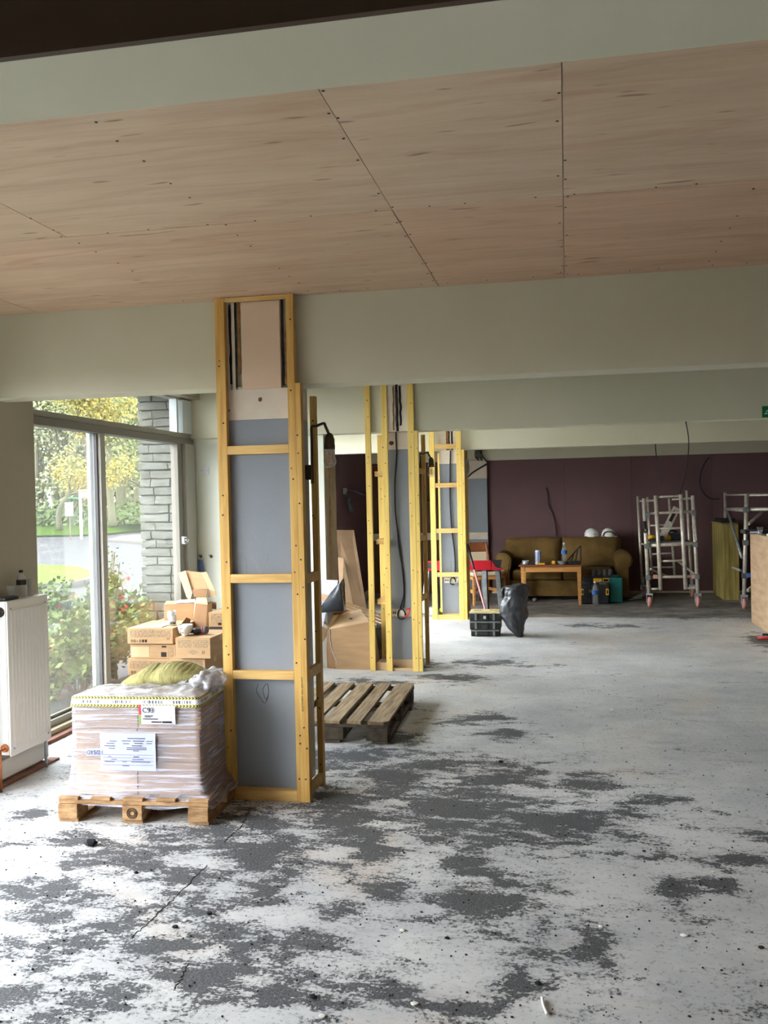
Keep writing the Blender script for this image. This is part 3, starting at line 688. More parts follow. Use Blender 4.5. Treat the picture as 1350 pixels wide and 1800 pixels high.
# row of cable clips on the last column
bm = BM()
for k in range(4):
    for s in (-.03, .03): p = yat(797, 988+k*5, 11.857); lathe(bm, (p.x+s, p.y, p.z), [(.005, -.002), (.005, 0)], 6, 'Y')
O('fixing_dots', bm, 'ink', core3, kind='stuff')

def bulb_lamp(label, px, Y, scale, grp):
    """gooseneck wall lamp on the right hand side of a column; px are picture points stem base, stem top, over, down, socket, bulb"""
    base, top, ov, dn, sk, tip = [yat(x, y, Y) for x, y in px]
    t = T('wall_lamp', label, 'lamp', (base.x, base.y, base.z), group=grp)
    r = .0075*scale
    bm = BM(); tube(bm, spline([base, base.lerp(top, .6), top, (ov+top)/2+Vector((-.012, 0, .024))*scale, ov, (ov+dn)/2+Vector((.016, 0, .014))*scale, dn, sk], 6), r, 10); O('stem', bm, 'bronze', t)
    bm = BM(); h = (sk.z-tip.z)
    lathe(bm, sk, [(r*1.2, .012*scale), (.020*scale, 0), (.026*scale, -.022*scale), (.027*scale, -.05*scale), (.029*scale, -.052*scale), (.029*scale, -.075*scale)], 18); O('bulb_holder', bm, 'bronze', t)
    z0 = -.075*scale
    bm = BM(); R = .034*scale; hh = h+z0
    lathe(bm, sk, [(.016*scale, z0), (.018*scale, z0-hh*.12), (R*.8, z0-hh*.42), (R, z0-hh*.65), (R*.86, z0-hh*.85), (R*.35, z0-hh*.98), (.002, z0-hh)], 22)
    b = O('bulb', bm, 'bulb', t)
    bm = BM()
    for k in range(5):
        a = k*2*PI/5; q = Vector((math.cos(a)*.010*scale, math.sin(a)*.010*scale, 0))
        tube(bm, [sk+q*.6+Vector((0, 0, z0-hh*.2)), sk+q*1.2+Vector((0, 0, z0-hh*.75))], .0018*scale, 6)
    O('filament', bm, 'filament', b)
    bm = BM(); box(bm, base.x-.035*scale, base.x+.006, base.y-.016*scale, base.y+.016*scale, base.z+.02*scale, base.z+.10*scale, .006); O('wall_plate', bm, 'bronze', t)
    return t
bulb_lamp('bronze gooseneck wall lamp with bare filament bulb on the nearest boxed column', [(549, 850), (548, 768), (556, 749), (572, 749), (579, 765), (581, 822)], 4.80, 1.0, 'gooseneck wall lamps')
bulb_lamp('small gooseneck wall lamp with bare bulb on the middle boxed column', [(738, 850), (739, 806), (743, 798), (753, 798), (757.5, 806), (758.5, 839)], 8.55, 1.05, 'gooseneck wall lamps')
# coil of pale cable and black tail near the last column
t = T('cable_coil', 'coil of pale cable hanging off the right side of the farthest boxed column', 'cable', yat(822, 834, 12.1))
bm = BM(); c = yat(822, 820, 12.1)
for k in range(4): tube(bm, spline([c+Vector((.022*math.cos(a)*(1+.25*k)-.01*k, .01*k, .10*math.sin(a)-.006*k)) for a in [q*PI/5+.2*k for q in range(11)]], 4), .006, 6)
O('loops', bm, 'whitecable', t)
cable('thick black cable sweeping from the back pilaster head to the farthest column', [yat(x, y, Y) for x, y, Y in ((857, 815, 14.85), (845, 822, 14.7), (832, 830, 14.2), (823, 838, 13.5), (819, 843, 12.9))], .014, 'rubber')
cable('black cable looping down from the last beam to the top corner of the pilaster', [yat(x, y, 14.87) for x, y in ((845, 793), (849, 803), (856, 812), (858, 816))], .010, 'rubber')
bm = BM()
for k in range(6):
    x = 836+k*2; tube(bm, spline([yat(x, 790, 14.88), yat(x-1+k*.4, 800, 14.86), yat(x+1, 806+(k % 3)*2, 14.85)]), .009, 5)
S('cable_bundle', 'ragged bundle of black cable ends poking out above the grey pilaster', 'cable', bm, 'rubber')
cable('cable end hanging from the last pale beam, above the left side of the scaffold tower', [yat(x, y, 11.95+.12*min(1, (y-780)/10)) for x, y in ((1152, 780), (1153, 795), (1157, 825), (1161, 842), (1164, 851))], .006, 'rubber')
cable('long cable hanging from the middle beam down to the top of the scaffold tower', [yat(x, y, 8.22+min(4.9, (y-742)*.042)) for x, y in ((1205.5, 742), (1209, 760), (1210.5, 775), (1210, 795), (1207, 820), (1202, 845), (1197, 862), (1195, 868))], .0055, 'rubber')
cable('curved cable bowing out of the purple wall, right of the scaffold tower', [yat(x, y, 14.93) for x, y in ((1247, 804), (1240, 812), (1233, 828), (1230, 845), (1233, 860), (1242, 872), (1252, 877), (1264, 877))], .009, 'rubber')
cable('thin cable on the purple wall running down behind the sofa', [yat(x, y, 14.97) for x, y in ((960, 857), (963, 870), (964, 887), (971, 902), (976, 920), (978, 943))], .007, 'rubber')
cable('thin brown twin of the cable running down behind the sofa', [yat(x, y, 14.98) for x, y in ((964, 886), (970, 900), (977, 915), (982, 928), (981, 945))], .005, 'brownwood')
for (px_, py_) in ((742, 0), ):
    cable('pair of cables drooping along the brown wall behind the farthest column', [yat(x, y, 14.93) for x, y in ((743, 874), (752, 880), (764, 880), (773, 876))], .009, 'rubber')
# blank plate, hooks and blue cloth on the wall by the window
p = yat(361, 827, 8.33)
t = T('blank_switch_plate', 'square white blanking plate on the pale wall right of the window', 'switch plate', (p.x, 8.33, p.z-.04))
bm = BM(); box(bm, p.x-.042, p.x+.042, 8.318, 8.331, p.z-.04, p.z+.04, .004); O('plate', bm, 'white', t)
for s in (-.03, .03): bm = BM(); lathe(bm, (p.x+s, 8.3165, p.z), [(.004, 0), (.004, .002)], 8, 'Y'); O('screw_head', bm, 'screw', t)
bm = BM(); q = yat(353, 720, 8.33); box(bm, q.x-.10, q.x+.06, 8.327, 8.331, q.z-.10, q.z+.10); O('patch_outline', bm, M['soffit'], wd)
for i, (x, y) in enumerate(((353, 978), (371, 978))):
    p = yat(x, y, 8.33)
    t = T('coat_hook', ['brass coat hook holding the blue cloth', 'empty brass coat hook right of the blue cloth'][i], 'hook', (p.x, 8.33, p.z), group='coat hooks by the window')
    bm = BM(); lathe(bm, (p.x, 8.322, p.z), [(.016, 0), (.016, .008)], 12, 'Y'); O('rose', bm, 'bronze', t)
    bm = BM(); tube(bm, spline([(p.x, 8.32, p.z), (p.x, 8.30, p.z-.004), (p.x, 8.285, p.z+.012), (p.x, 8.29, p.z+.02)]), .005, 8); O('hook', bm, 'chrome', t)
p = yat(350, 984, 8.30)
bm = BM()
n = 8; rows = []
for j in range(9):
    row = []
    for i in range(n+1):
        u = i/n-.5; w_ = .035+.05*(j/8)
        row.append(bm.verts.new((p.x+u*w_*2*.7+.005, 8.30+.012*math.sin(u*16+j*.3), p.z-j*.022)))
    rows.append(row)
for j in range(8):
    for i in range(n): bm.faces.new((rows[j][i], rows[j][i+1], rows[j+1][i+1], rows[j+1][i])).smooth = True
bmesh.ops.solidify(bm, geom=bm.faces[:], thickness=.004)
S('cloth', 'crumpled blue cloth hanging from a hook on the pale wall', 'cloth', bm, 'bluecloth')
# ================================================================ LEFT: RADIATOR AND ITS CLUTTER
RX0, RX1, RY0, RY1, RZ0, RZ1 = -3.115, -3.02, 4.61, 5.015, .178, 1.03
t = T('radiator', 'white ribbed panel radiator on the wall left of the window', 'radiator', (-3.07, 4.81, RZ0))
bm = BM(); box(bm, RX1-.012, RX1, RY0, RY1, RZ0, RZ1, .004); O('front_panel', bm, 'radiator', t)
for k in range(11):
    y = RY0+.035+k*.0335
    bm = BM(); prism(bm, [(y-.011, RX1-.001), (y-.004, RX1+.0075), (y+.004, RX1+.0075), (y+.011, RX1-.001)], RZ0+.05, RZ1-.05, 'Z')
    bmesh.ops.transform(bm, matrix=Matrix(((0, 1, 0, 0), (1, 0, 0, 0), (0, 0, 1, 0), (0, 0, 0, 1))), verts=bm.verts); O('rib', bm, 'radiator', t)
bm = BM(); box(bm, RX0, RX1-.012, RY0-.002, RY0+.004, RZ0+.01, RZ1, .001); box(bm, RX0, RX1-.012, RY1-.004, RY1, RZ0+.01, RZ1); O('side_panel', bm, 'white', t)
bm = BM(); box(bm, RX0, RX0+.01, RY0, RY1, RZ0+.01, RZ1-.01); O('rear_panel', bm, 'radiator', t)
bm = BM(); box(bm, RX0, RX1-.002, RY0, RY1, RZ1-.006, RZ1+.003, .002); O('top_grille', bm, 'radiator', t)
bm = BM()
for y in (RY0+.03, RY1-.03):
    for z in (RZ0+.04, RZ1-.04): lathe(bm, (RX1, y, z), [(.006, 0), (.005, .004)], 10, 'X')
O('spot_welds', bm, 'steel', t, kind='stuff')
bm = BM(); lathe(bm, (-3.065, RY0-.008, RZ1-.055), [(.028, 0), (.028, .01), (.018, .012)], 20, 'Y'); O('blanking_plug', bm, 'ink', t)
bm = BM(); lathe(bm, (-3.055, RY0-.012, RZ0+.05), [(.022, 0), (.024, .02), (.016, .03)], 16, 'Y'); tube(bm, [(-3.055, RY0-.0, RZ0+.05), (-3.055, RY0-.05, RZ0+.045), (-3.055, RY0-.05, 0)], .008, 8); O('valve', bm, 'copper', t)
bm = BM(); tube(bm, [(-3.07, RY1+.02, 0), (-3.07, RY1+.02, RZ0+.06)], .009, 10); tube(bm, [(-3.07, RY1+.02, RZ0+.06), (-3.07, RY1-.01, RZ0+.06)], .009, 8); O('feed_pipe', bm, 'steel', t)
bm = BM(); box(bm, -3.085, -3.055, RY1, RY1+.03, RZ0+.08, RZ0+.19, .004); O('thermostat_valve', bm, 'chrome', t)

def bottle(name, label, loc, h, r, caph, band=None, cat='bottle', group=None, shape=0, m='clear', cap='ink', liquid=None):
    t = T(name, label, cat, loc, 0, group); x, y, z = loc
    bm = BM(); pr = [(r*.8, .001), (r, .01), (r*.95, h*.12), (r, h*.2), (r*.9, h*.36), (r, h*.5), (r, h*.66), (r*.8, h*.78), (r*.4, h*.88), (r*.34, h*.94), (r*.34, h-.004)]
    lathe(bm, loc, pr, 18); O('body', bm, m, t)
    bm = BM(); lathe(bm, (x, y, z+h-caph), [(r*.42, 0), (r*.42, caph*.9), (r*.36, caph)], 14); O('cap', bm, cap, t)
    if band: bm = BM(); lathe(bm, loc, [(r*1.015, h*.46), (r*1.015, h*.64)], 18, cap=False); O('label_band', bm, band, t)
    if liquid: bm = BM(); lathe(bm, loc, [(r*.85, .004), (r*.9, h*liquid)], 16); O('liquid', bm, 'coffee', t)
    return t
def cup(name, label, loc, h, r0, r1, m, cat='cup', group=None):
    bm = BM(); lathe(bm, loc, [(r0*.98, .0), (r0, .003), (r1, h), (r1-.003, h), (r0-.003, .005), (.001, .005)], 18, cap=False)
    return S(name, label, cat, bm, m, group)
zt = RZ1+.0035
def onrad(x, off=0): # point on the radiator top seen at picture x
    p = yat(x, 1045, 4.8+off); return p
pb_ = xat(38, 1050, -3.07)
bottle('water_bottle', 'clear plastic water bottle with black cap standing on the radiator', (-3.078, xat(38, 1047, -3.078).y, zt), zt*0+.155, .027, .014, 'ink')
y_ = xat(53, 1045, -3.068).y
bm = BM(); lathe(bm, (-3.068, y_, zt), [(.015, 0), (.016, .004), (.016, .10), (.014, .10), (.014, .006), (.001, .006)], 16, cap=False); S('tall_glass', 'tall narrow clear glass right of the water bottle on the radiator', 'glass', bm, 'clear')
bm = BM(); lathe(bm, (-3.078, xat(20, 1047, -3.078).y, zt), [(.022, 0), (.023, .004), (.024, .075), (.022, .075), (.021, .006), (.001, .006)], 16, cap=False); S('tumbler', 'short clear tumbler left of the water bottle on the radiator', 'glass', bm, 'clear')
y_ = xat(8, 1050, -3.075).y
bm = BM(); box(bm, -3.105, -3.04, y_-.05, y_+.085, zt, zt+.018, .006); S('phone_charger_box', 'low black plastic case lying at the left end of the radiator top', 'case', bm, 'blackplastic')

# ================================================================ WRAPPED PALLET
PX0, PX1, PY0 = zat(95, 1447).x, zat(365, 1449).x, 4.17
PX0, PX1 = -2.50, -1.735
t = T('pallet', 'wooden pallet under the film-wrapped brown cartons', 'pallet', ((PX0+PX1)/2, 4.6, 0), math.radians(3))
PW = (PX1-PX0)/2; PD = .345; PC = Vector(((PX0+PX1)/2, PY0+PD+.02, 0))
t.location = PC
for xc in (-PW+.05, 0, PW-.05):
    for yc in (-PD+.05, 0, PD-.05):
        bm = BM(); box(bm, xc-.05, xc+.05, yc-.06, yc+.06, .018, .088, .003); O('block', bm, 'wood_palnew', t, local=True)
    bm = BM(); box(bm, xc-.05, xc+.05, -PD, PD, 0, .017, .002); O('base_board', bm, 'wood_palnew', t, local=True)
for yc in (-PD+.05, 0, PD-.05): bm = BM(); box(bm, -PW, PW, yc-.05, yc+.05, .089, .106, .002); O('stringer_board', bm, 'wood_palnew', t, local=True)
for k in range(5):
    xc = -PW+.05+k*(2*PW-.1)/4; bm = BM(); box(bm, xc-.05, xc+.05, -PD, PD, .107, .122, .002); O('deck_board', bm, 'wood_palnew', t, local=True)
bm = BM()
for k in range(3): tube(bm, [(.0+.026*(1-k*.25)*math.cos(a), -PD-.0615+.05, .053+.026*(1-k*.25)*math.sin(a)) for a in [q*PI/8 for q in range(17)]], .0016, 4)
O('stamp', bm, 'ink', t, local=True)
RZp = math.radians(3)
CW, CD, CH = .318, .30, .158
def onp(v): return Matrix.Translation(PC) @ Matrix.Rotation(RZp, 4, 'Z') @ Vector(v)
def carton(label, c, w, d, h, rz, name='carton', group=None, mat_='board', marks=0, tape=True, top=True, seed=0):
    t = T(name, label, 'carton', c, rz, group)
    bm = BM(); box(bm, -w/2, w/2, -d/2, d/2, 0, h-.003, .003)
    for v in bm.verts: v.co += noise.noise_vector(v.co*6+Vector((seed, 0, 0)))*.002
    O('body', bm, mat_, t, local=True)
    if top:
        for s in (-1, 1):
            bm = BM(); box(bm, -w/2, w/2, *( (-d/2, -.0015) if s < 0 else (.0015, d/2)), h-.003, h, .001); O('flap', bm, mat_, t, local=True)
    if tape: bm = BM(); box(bm, -w/2-.0005, w/2+.0005, -.024, .024, h, h+.0006); box(bm, -w/2-.0006, -w/2, -.024, .024, h-.05, h); box(bm, w/2, w/2+.0006, -.024, .024, h-.05, h); O('tape', bm, 'boardpale', t, local=True)
    y = -d/2-.0012
    if marks == 1:   # large grey print panel, icons below, tick marks right
        bm = BM(); box(bm, -w/2+.02, w/2-.02, y, y+.001, h*.42, h*.88); O('printed_panel', bm, 'print', t, local=True)
        for k in range(6):
            x = -w/2+.028+k*.024; bm = BM()
            if k in (4, 5): box(bm, x, x+.017, y, y+.001, .012, .034); 
            elif k == 2: box(bm, x, x+.012, y, y+.001, .021, .024); box(bm, x+.002, x+.010, y, y+.001, .017, .019)
            else: tube(bm, [(x+.008+.007*math.cos(a), y, .023+.010*math.sin(a)) for a in [q*PI/4 for q in range(9)]], .0018, 4); box(bm, x+.003, x+.013, y, y+.001, .012, .015)
            O('handling_symbol', bm, 'ink', t, local=True)
        bm = BM()
        for k in range(2):
            x = w/2-.05+k*.014; tube(bm, [(x, y, .05), (x+.006, y, .042), (x, y, .034)], .0014, 4)
        O('double_chevron_mark', bm, 'ink', t, local=True)
    if marks == 2:   # two panels, diamond and tick marks below
        for a, b in ((-w/2+.02, -.01), (.0, w/2-.02)): bm = BM(); box(bm, a, b, y, y+.001, h*.52, h*.90); O('printed_panel', bm, 'print', t, local=True)
        bm = BM(); prism(bm, [(-.045, h*.3), (0, h*.44), (.045, h*.3), (0, h*.17)], y, y+.001, 'Y'); O('printed_diamond', bm, 'print', t, local=True)
        bm = BM()
        for k in range(2):
            x = .075+k*.014; tube(bm, [(x, y, h*.37), (x+.006, y, h*.30), (x, y, h*.23)], .0014, 4)
        O('double_chevron_mark', bm, 'ink', t, local=True)
    if marks == 3:
        bm = BM(); box(bm, -w/2+.01, -.03, y, y+.001, .01, h-.02); O('printed_panel', bm, 'boardpale', t, local=True)
        bm = BM(); box(bm, w*.18, w*.3, y, y+.001, h*.12, h*.45); O('printed_square', bm, 'ink' , t, local=True)
        bm = BM(); box(bm, w*.20, w*.3, y, y+.001, h*.78, h*.9); O('printed_bar', bm, 'ink', t, local=True)
        bm = BM(); box(bm, w*.33, w*.46, y, y+.001, h*.1, h*.8); O('printed_panel', bm, 'print', t, local=True)
    if marks == 4:
        bm = BM(); box(bm, -w/2+.02, w/2-.01, y, y+.001, h*.2, h*.9); O('printed_panel', bm, 'print', t, local=True)
        bm = BM(); box(bm, -.0, .03, y-.0005, y+.001, h*.12, h*.3); O('printed_square', bm, 'ink', t, local=True)
    return t
lay = ['bottom', 'middle', 'top']; rows = ['front', 'back']; sd = ['left', 'right']
for k in range(3):
    for j in range(2):
        for i in range(2):
            if (i, j, k) == (0, 1, 2): continue      # that corner of the load was left a layer short
            ins = k*.012
            c = onp(((i-.5)*(CW+.004)+random.uniform(-.004, .004)-.012*0, -PD+.06+ins+CD/2+j*(CD-.012), .1225+k*(CH+.001)))
            carton('shrink-wrapped brown carton, %s layer, %s row, %s side of the load' % (lay[k], rows[j], sd[i]), c, CW, CD-.02, CH, RZp, group='cartons on the wrapped pallet', mat_='boardpale' if (i+j+k) % 3 == 0 else 'board', seed=i+7*j+3*k, tape=True)
FT = .1225+3*(CH+.001)
# stretch film: a skirt flaring over the pallet and a taut wall round the cartons
bm = BM(); NSEG = 112
def sst(a, b, x): t = min(1, max(0, (x-a)/(b-a))); return t*t*(3-2*t)
def drop(x, y, z): return max(0, z-.42)*.85*sst(-.04, .10, y)*sst(.06, -.05, x) if z > .42 else 0
def ring(hw, hd, z, wob, rc=.03, yo=0):
    out = []
    per = 4*(hw+hd)
    for q in range(NSEG):
        s = q/NSEG*per
        if s < 2*hw: x, y = -hw+s, -hd
        elif s < 2*hw+2*hd: x, y = hw, -hd+(s-2*hw)
        elif s < 4*hw+2*hd: x, y = hw-(s-2*hw-2*hd), hd
        else: x, y = -hw, hd-(s-4*hw-2*hd)
        nv = noise.noise(Vector((x*9, y*9, z*22)))*wob
        r_ = Vector((x, y, 0)).normalized()*nv; dz = drop(x, y, z)
        out.append(bm.verts.new(onp((x+r_.x, y+r_.y+yo, z-dz+noise.noise(Vector((x*7, y*7, 3)))*wob))))
    return out
yo = -PD+.06+1.0*(CD-.012)+.006
HW = CW+.012; HD = 1.0*(CD-.012)+.014
levels = [(HW+.075, HD+.045, .075, .012), (HW+.06, HD+.035, .10, .010), (HW+.05, HD+.028, .125, .006), (HW+.022, HD+.015, .165, .006), (HW+.01, HD+.007, .22, .005), (HW+.004, HD+.004, .30, .004), (HW, HD, .38, .004), (HW-.001, HD-.001, .46, .004), (HW-.002, HD-.006, .53, .004), (HW-.004, HD-.008, .575, .004), (HW-.012, HD-.014, FT+.012, .004)]
RR = [ring(a, b, z, w_, yo=yo) for a, b, z, w_ in levels]
for i in range(len(RR)-1):
    for k in range(NSEG): bm.faces.new((RR[i][k], RR[i][(k+1) % NSEG], RR[i+1][(k+1) % NSEG], RR[i+1][k])).smooth = True
film = S('stretch_film', 'clear stretch film wound round the cartons on the pallet', 'plastic film', bm, 'film')
# crumpled film and cap sheet over the top
bm = BM(); G = 46; rows_ = []
for j in range(G+1):
    row = []
    for i in range(G+1):
        u = i/G*2-1; v = j/G*2-1; x = u*(HW-.004); y = v*(HD-.004)+yo
        e = 1-max(abs(u), abs(v))**8
        side = max(0, u*.6+v*.5+.2)
        z = FT+.006+e*(.014+.012*noise.noise(Vector((x*11, y*11, 2)))+side*(.025+.05*abs(noise.noise(Vector((x*16, y*16, 7))))))
        row.append(bm.verts.new(onp((x, y, z-drop(x, y-yo, z)))))
    rows_.append(row)
for j in range(G):
    for i in range(G): bm.faces.new((rows_[j][i], rows_[j][i+1], rows_[j+1][i+1], rows_[j+1][i])).smooth = True
S('top_film', 'white crumpled film sheet across the top of the wrapped cartons', 'plastic film', bm, 'filmtop')
# loose crumpled film at the right rear
bm = BM(); ellip(bm, (0, 0, 0), .085, .12, .055, 4, lambda p: p*(1+.28*noise.noise(p*2.1)+.16*noise.noise(p*6)))
cc = yat(372, 1215, 4.95); bmesh.ops.translate(bm, vec=(yat(366, 1225, 4.5).x, 4.50, FT+.035), verts=bm.verts)
S('loose_film', 'bunched-up loose clear film at the right rear of the wrapped load', 'plastic film', bm, 'filmtop')
# hazard tape band
def bandmat():
    m = bpy.data.materials.new('hazard_tape'); m.use_nodes = True; nt = m.node_tree; N = nt.nodes; L = nt.links; b = N['Principled BSDF']
    tc = N.new('ShaderNodeTexCoord'); sp = N.new('ShaderNodeSeparateXYZ'); L.new(tc.outputs['UV'], sp.inputs[0])
    def ma(op, a, c=0.0, d=None):
        q = N.new('ShaderNodeMath'); q.operation = op
        for i, v in enumerate((a, c)):
            if isinstance(v, (int, float)): q.inputs[i].default_value = v
            else: L.new(v, q.inputs[i])
        return q.outputs[0]
    u, v = sp.outputs[0], sp.outputs[1]
    edge = ma('ABSOLUTE', ma('SUBTRACT', v, .5))                       # 0 middle, .5 edges
    isedge = ma('GREATER_THAN', edge, .26)
    w_ = ma('ABSOLUTE', ma('SUBTRACT', edge, .38))
    chev = ma('GREATER_THAN', ma('FRACT', ma('ADD', ma('MULTIPLY', u, 150), ma('MULTIPLY', w_, 4))), .52)
    n = N.new('ShaderNodeTexNoise'); n.inputs['Scale'].default_value = 1; cmb = N.new('ShaderNodeCombineXYZ')
    L.new(ma('MULTIPLY', u, 330), cmb.inputs[0]); L.new(cmb.outputs[0], n.inputs['Vector'])
    word = ma('MULTIPLY', ma('GREATER_THAN', n.outputs['Fac'], .5), ma('MULTIPLY', ma('LESS_THAN', edge, .15), ma('GREATER_THAN', ma('FRACT', ma('MULTIPLY', u, 16)), .35)))
    def mix(f, a, c):
        q = N.new('ShaderNodeMix'); q.data_type = 'RGBA'; L.new(f, q.inputs[0])
        for i, vv in ((6, a), (7, c)):
            if isinstance(vv, tuple): q.inputs[i].default_value = vv
            else: L.new(vv, q.inputs[i])
        return q.outputs[2]
    c = mix(word, H(224, 226, 236), H(56, 58, 66)); e = mix(chev, H(222, 212, 70), H(24, 24, 20))
    L.new(mix(isedge, c, e), b.inputs['Base Color']); b.inputs['Roughness'].default_value = .35
    return m
bm = BM(); uvl = bm.loops.layers.uv.new('UVMap'); ra = ring(HW+.004, HD+.002, .557, .003, yo=yo); rb = ring(HW-.002, HD-.006, .605, .003, yo=yo)
for q in range(NSEG):   # the right hand end of the band rides up
    pass
for k in range(NSEG):
    f = bm.faces.new((ra[k], ra[(k+1) % NSEG], rb[(k+1) % NSEG], rb[k])); f.smooth = True
    for lp, (u, v) in zip(f.loops, ((k, 0), (k+1, 0), (k+1, 1), (k, 1))): lp[uvl].uv = (u/NSEG, v)
S('hazard_tape', 'yellow and black chevron tape band round the top of the wrapped load', 'tape', bm, bandmat())
# papers on the front of the load
def yf(z): return yo-HD-.007 if z < .5 else yo-HD-.004
def paper(name, label, x0, x1, z0, z1, m, lines, cat='label', skew=0):
    t = T(name, label, cat, onp(((x0+x1)/2, yf(z0), z0)))
    bm = BM(); n = 8; rr = []
    for i in range(n+1):
        x = x0+(x1-x0)*i/n; rr.append([bm.verts.new(onp((x+skew*j/3, yf(z0)-.003+.0015*math.sin(i*1.9+j), z0+(z1-z0)*j/3))) for j in range(4)])
    for i in range(n):
        for j in range(3): bm.faces.new((rr[i][j], rr[i+1][j], rr[i+1][j+1], rr[i][j+1])).smooth = True
    O('sheet', bm, m, t)
    bm = BM()
    for (a, b, zz_, th) in lines:
        obox(bm, onp((x0+(x1-x0)*(a+b)/2, yf(z0)-.0052, z0+(z1-z0)*zz_)), Matrix.Rotation(RZp, 3, 'Z')@Vector(((x1-x0)*(b-a)/2, 0, 0)), (0, .0003, 0), (0, 0, th/2))
    if lines: O('print_lines', bm, 'ink', t, kind='stuff')
    return t
def fx(px, z=.4): return (yat(px, 1340, 4.22)-PC).x
u0, u1 = fx(171), fx(266)
L_ = [(0.38, .99, .57-.0, .0008)]
paper('delivery_note', 'lilac A4 delivery note under the film on the front of the wrapped load', u0, u1, .245, .43, 'paperblue',
      [(.5, .82, .86, .003), (.4, .56, .79, .0025), (.6, .8, .79, .003), (.84, .95, .79, .0025), (.42, .53, .72, .0025), (.62, .78, .73, .003), (.84, .94, .73, .0025), (.58, .76, .665, .003), (.48, .84, .61, .0025), (.48, .84, .565, .0025), (.6, .7, .53, .0025), (.6, .7, .37, .0035), (.58, .78, .30, .0025), (.4, .48, .235, .002), (.56, .9, .235, .0025), (.4, .52, .13, .0025), (.18, .3, .78, .002), (.12, .26, .72, .002), (.08, .27, .655, .0025), (.16, .27, .59, .002), (.14, .2, .37, .002), (.2, .3, .3, .002), (.08, .26, .235, .0025), (.05, .96, .42, .0008), (.05, .96, .34, .0008), (.05, .96, .26, .0008), (.05, .96, .15, .0008)])
a0, a1 = fx(147), fx(174)
nt_ = paper('handwritten_tag', 'small lilac tag with handwriting left of the A4 delivery note', a0, a1, .315, .352, 'paperblue', [])
Rr = Matrix.Rotation(RZp, 3, 'Z')@Vector((1, 0, 0))
text('GY5/2', .028, 'ink', nt_, onp((a0+.004, yf(.4)-.0105, .323)), Rr+Vector((0, 0, .03)), (0, 0, 1), name='handwriting')
b0, b1 = fx(238), fx(308)
lb = paper('shipping_label', 'torn white shipping label with red and green strip below the hazard tape', b0+.014, b1-.02, .475, .567, 'paper', [(.1, .35, .45, .004), (.1, .3, .38, .003), (.05, .5, .28, .004), (.3, .6, .12, .006), (.62, .9, .12, .009)])
text('C93', .036, 'ink', lb, onp((b0+.02, yf(.6)-.0095, .532)), Rr, (0, 0, 1))
bm = BM(); obox(bm, onp((b0+.008, yf(.6)-.004, .545)), (.007, 0, 0), (0, .0005, 0), (0, 0, .024)); O('red_strip', bm, 'redtag', lb)
bm = BM(); obox(bm, onp((b0+.006, yf(.6)-.004, .497)), (.007, 0, 0), (0, .0005, 0), (0, 0, .023)); O('green_strip', bm, 'greentag', lb)
bm = BM(); obox(bm, onp((b1-.035, yf(.6)-.004, .515)), (.008, 0, 0), (0, .001, 0), (0, 0, .016)); O('grey_bar', bm, 'greyplastic', lb)
# ribbed olive cushion lying over the back of the load
bm = BM()
prof = [(-.30, .0, .02), (-.25, .02, .05), (-.18, .045, .075), (-.10, .075, .10), (-.02, .10, .11), (.05, .105, .10), (.13, .125, .12), (.22, .13, .11), (.30, .12, .085), (.37, .105, .05), (.41, .095, .012)]
ca = yat(290, 1215, 5.0); base = Vector((yat(272, 1215, 4.60).x, 4.60, FT-.015)); rg = []
pts = spline([(p[0], p[1], p[2]) for p in prof], 10)
for p in pts:
    x, zc, r = p; r = max(r, .006); row = []
    for q in range(24):
        a = 2*PI*q/24
        rib = 1+.035*math.sin(x*170+2*math.sin(a*2))
        row.append(bm.verts.new(base+Vector((x*.67+.015*math.sin(a), .13*math.cos(a)*(.5+r*5), zc*.55+(r*.55*math.sin(a))*rib+.012*noise.noise(Vector((x*8, a, 0)))))))
    rg.append(row)
for i in range(len(rg)-1):
    for q in range(24): bm.faces.new((rg[i][q], rg[i][(q+1) % 24], rg[i+1][(q+1) % 24], rg[i+1][q])).smooth = True
bm.faces.new(rg[0]); bm.faces.new(list(reversed(rg[-1])))
cu = T('cushion', 'olive ribbed plush cushion slumped on top of the wrapped load', 'cushion', base)
O('cover', bm, 'olive', cu)
bm = BM()
rg = []
for i in range(13):
    x = .0+i*.020; zc = .045+.02*math.sin(i/12*PI)+i*.0022
    rg.append([bm.verts.new(base+Vector((x, -.125+.02*math.sin(i/12*PI), zc-.055*math.sin(i/12*PI)**.5+j*.018*math.sin(i/12*PI)-.005))) for j in range(4)])
for i in range(12):
    for j in range(3): bm.faces.new((rg[i][j], rg[i+1][j], rg[i+1][j+1], rg[i][j+1])).smooth = True
bmesh.ops.solidify(bm, geom=bm.faces[:], thickness=.006)
O('lining', bm, 'greycloth', cu)

# ================================================================ LOOSE CARTONS BY THE WINDOW
def fcart(label, xa, xb, ya, yb, Y, d, marks=0, rz=0, mat_='board', group='cartons stacked by the window', seed=0, **k):
    """front face corners measured in the picture at depth Y"""
    a = yat(xa, yb, Y); b = yat(xb, yb, Y); tp = yat(xa, ya, Y); w_ = b.x-a.x; h_ = tp.z-a.z
    c = Vector(((a.x+b.x)/2, Y+d/2, a.z)); return carton(label, c, w_, d, h_-.001, rz, group=group, marks=marks, mat_=mat_, seed=seed, **k)
fcart('wide carton at the bottom of the left stack by the window, mostly hidden', 228, 300, 1212, 1279, 6.9, .45, 0)
fcart('carton second from the bottom of the left stack by the window', 228, 300, 1187, 1212, 6.9, .42, 1)
fcart('carton with black handling symbols, middle of the left stack by the window', 225, 299, 1157.5, 1186.5, 6.88, .46, 1, 0, seed=3)
fcart('plain carton with black square print, second from top of the left stack', 229.5, 309, 1132, 1157, 6.9, .40, 3, 0, seed=5)
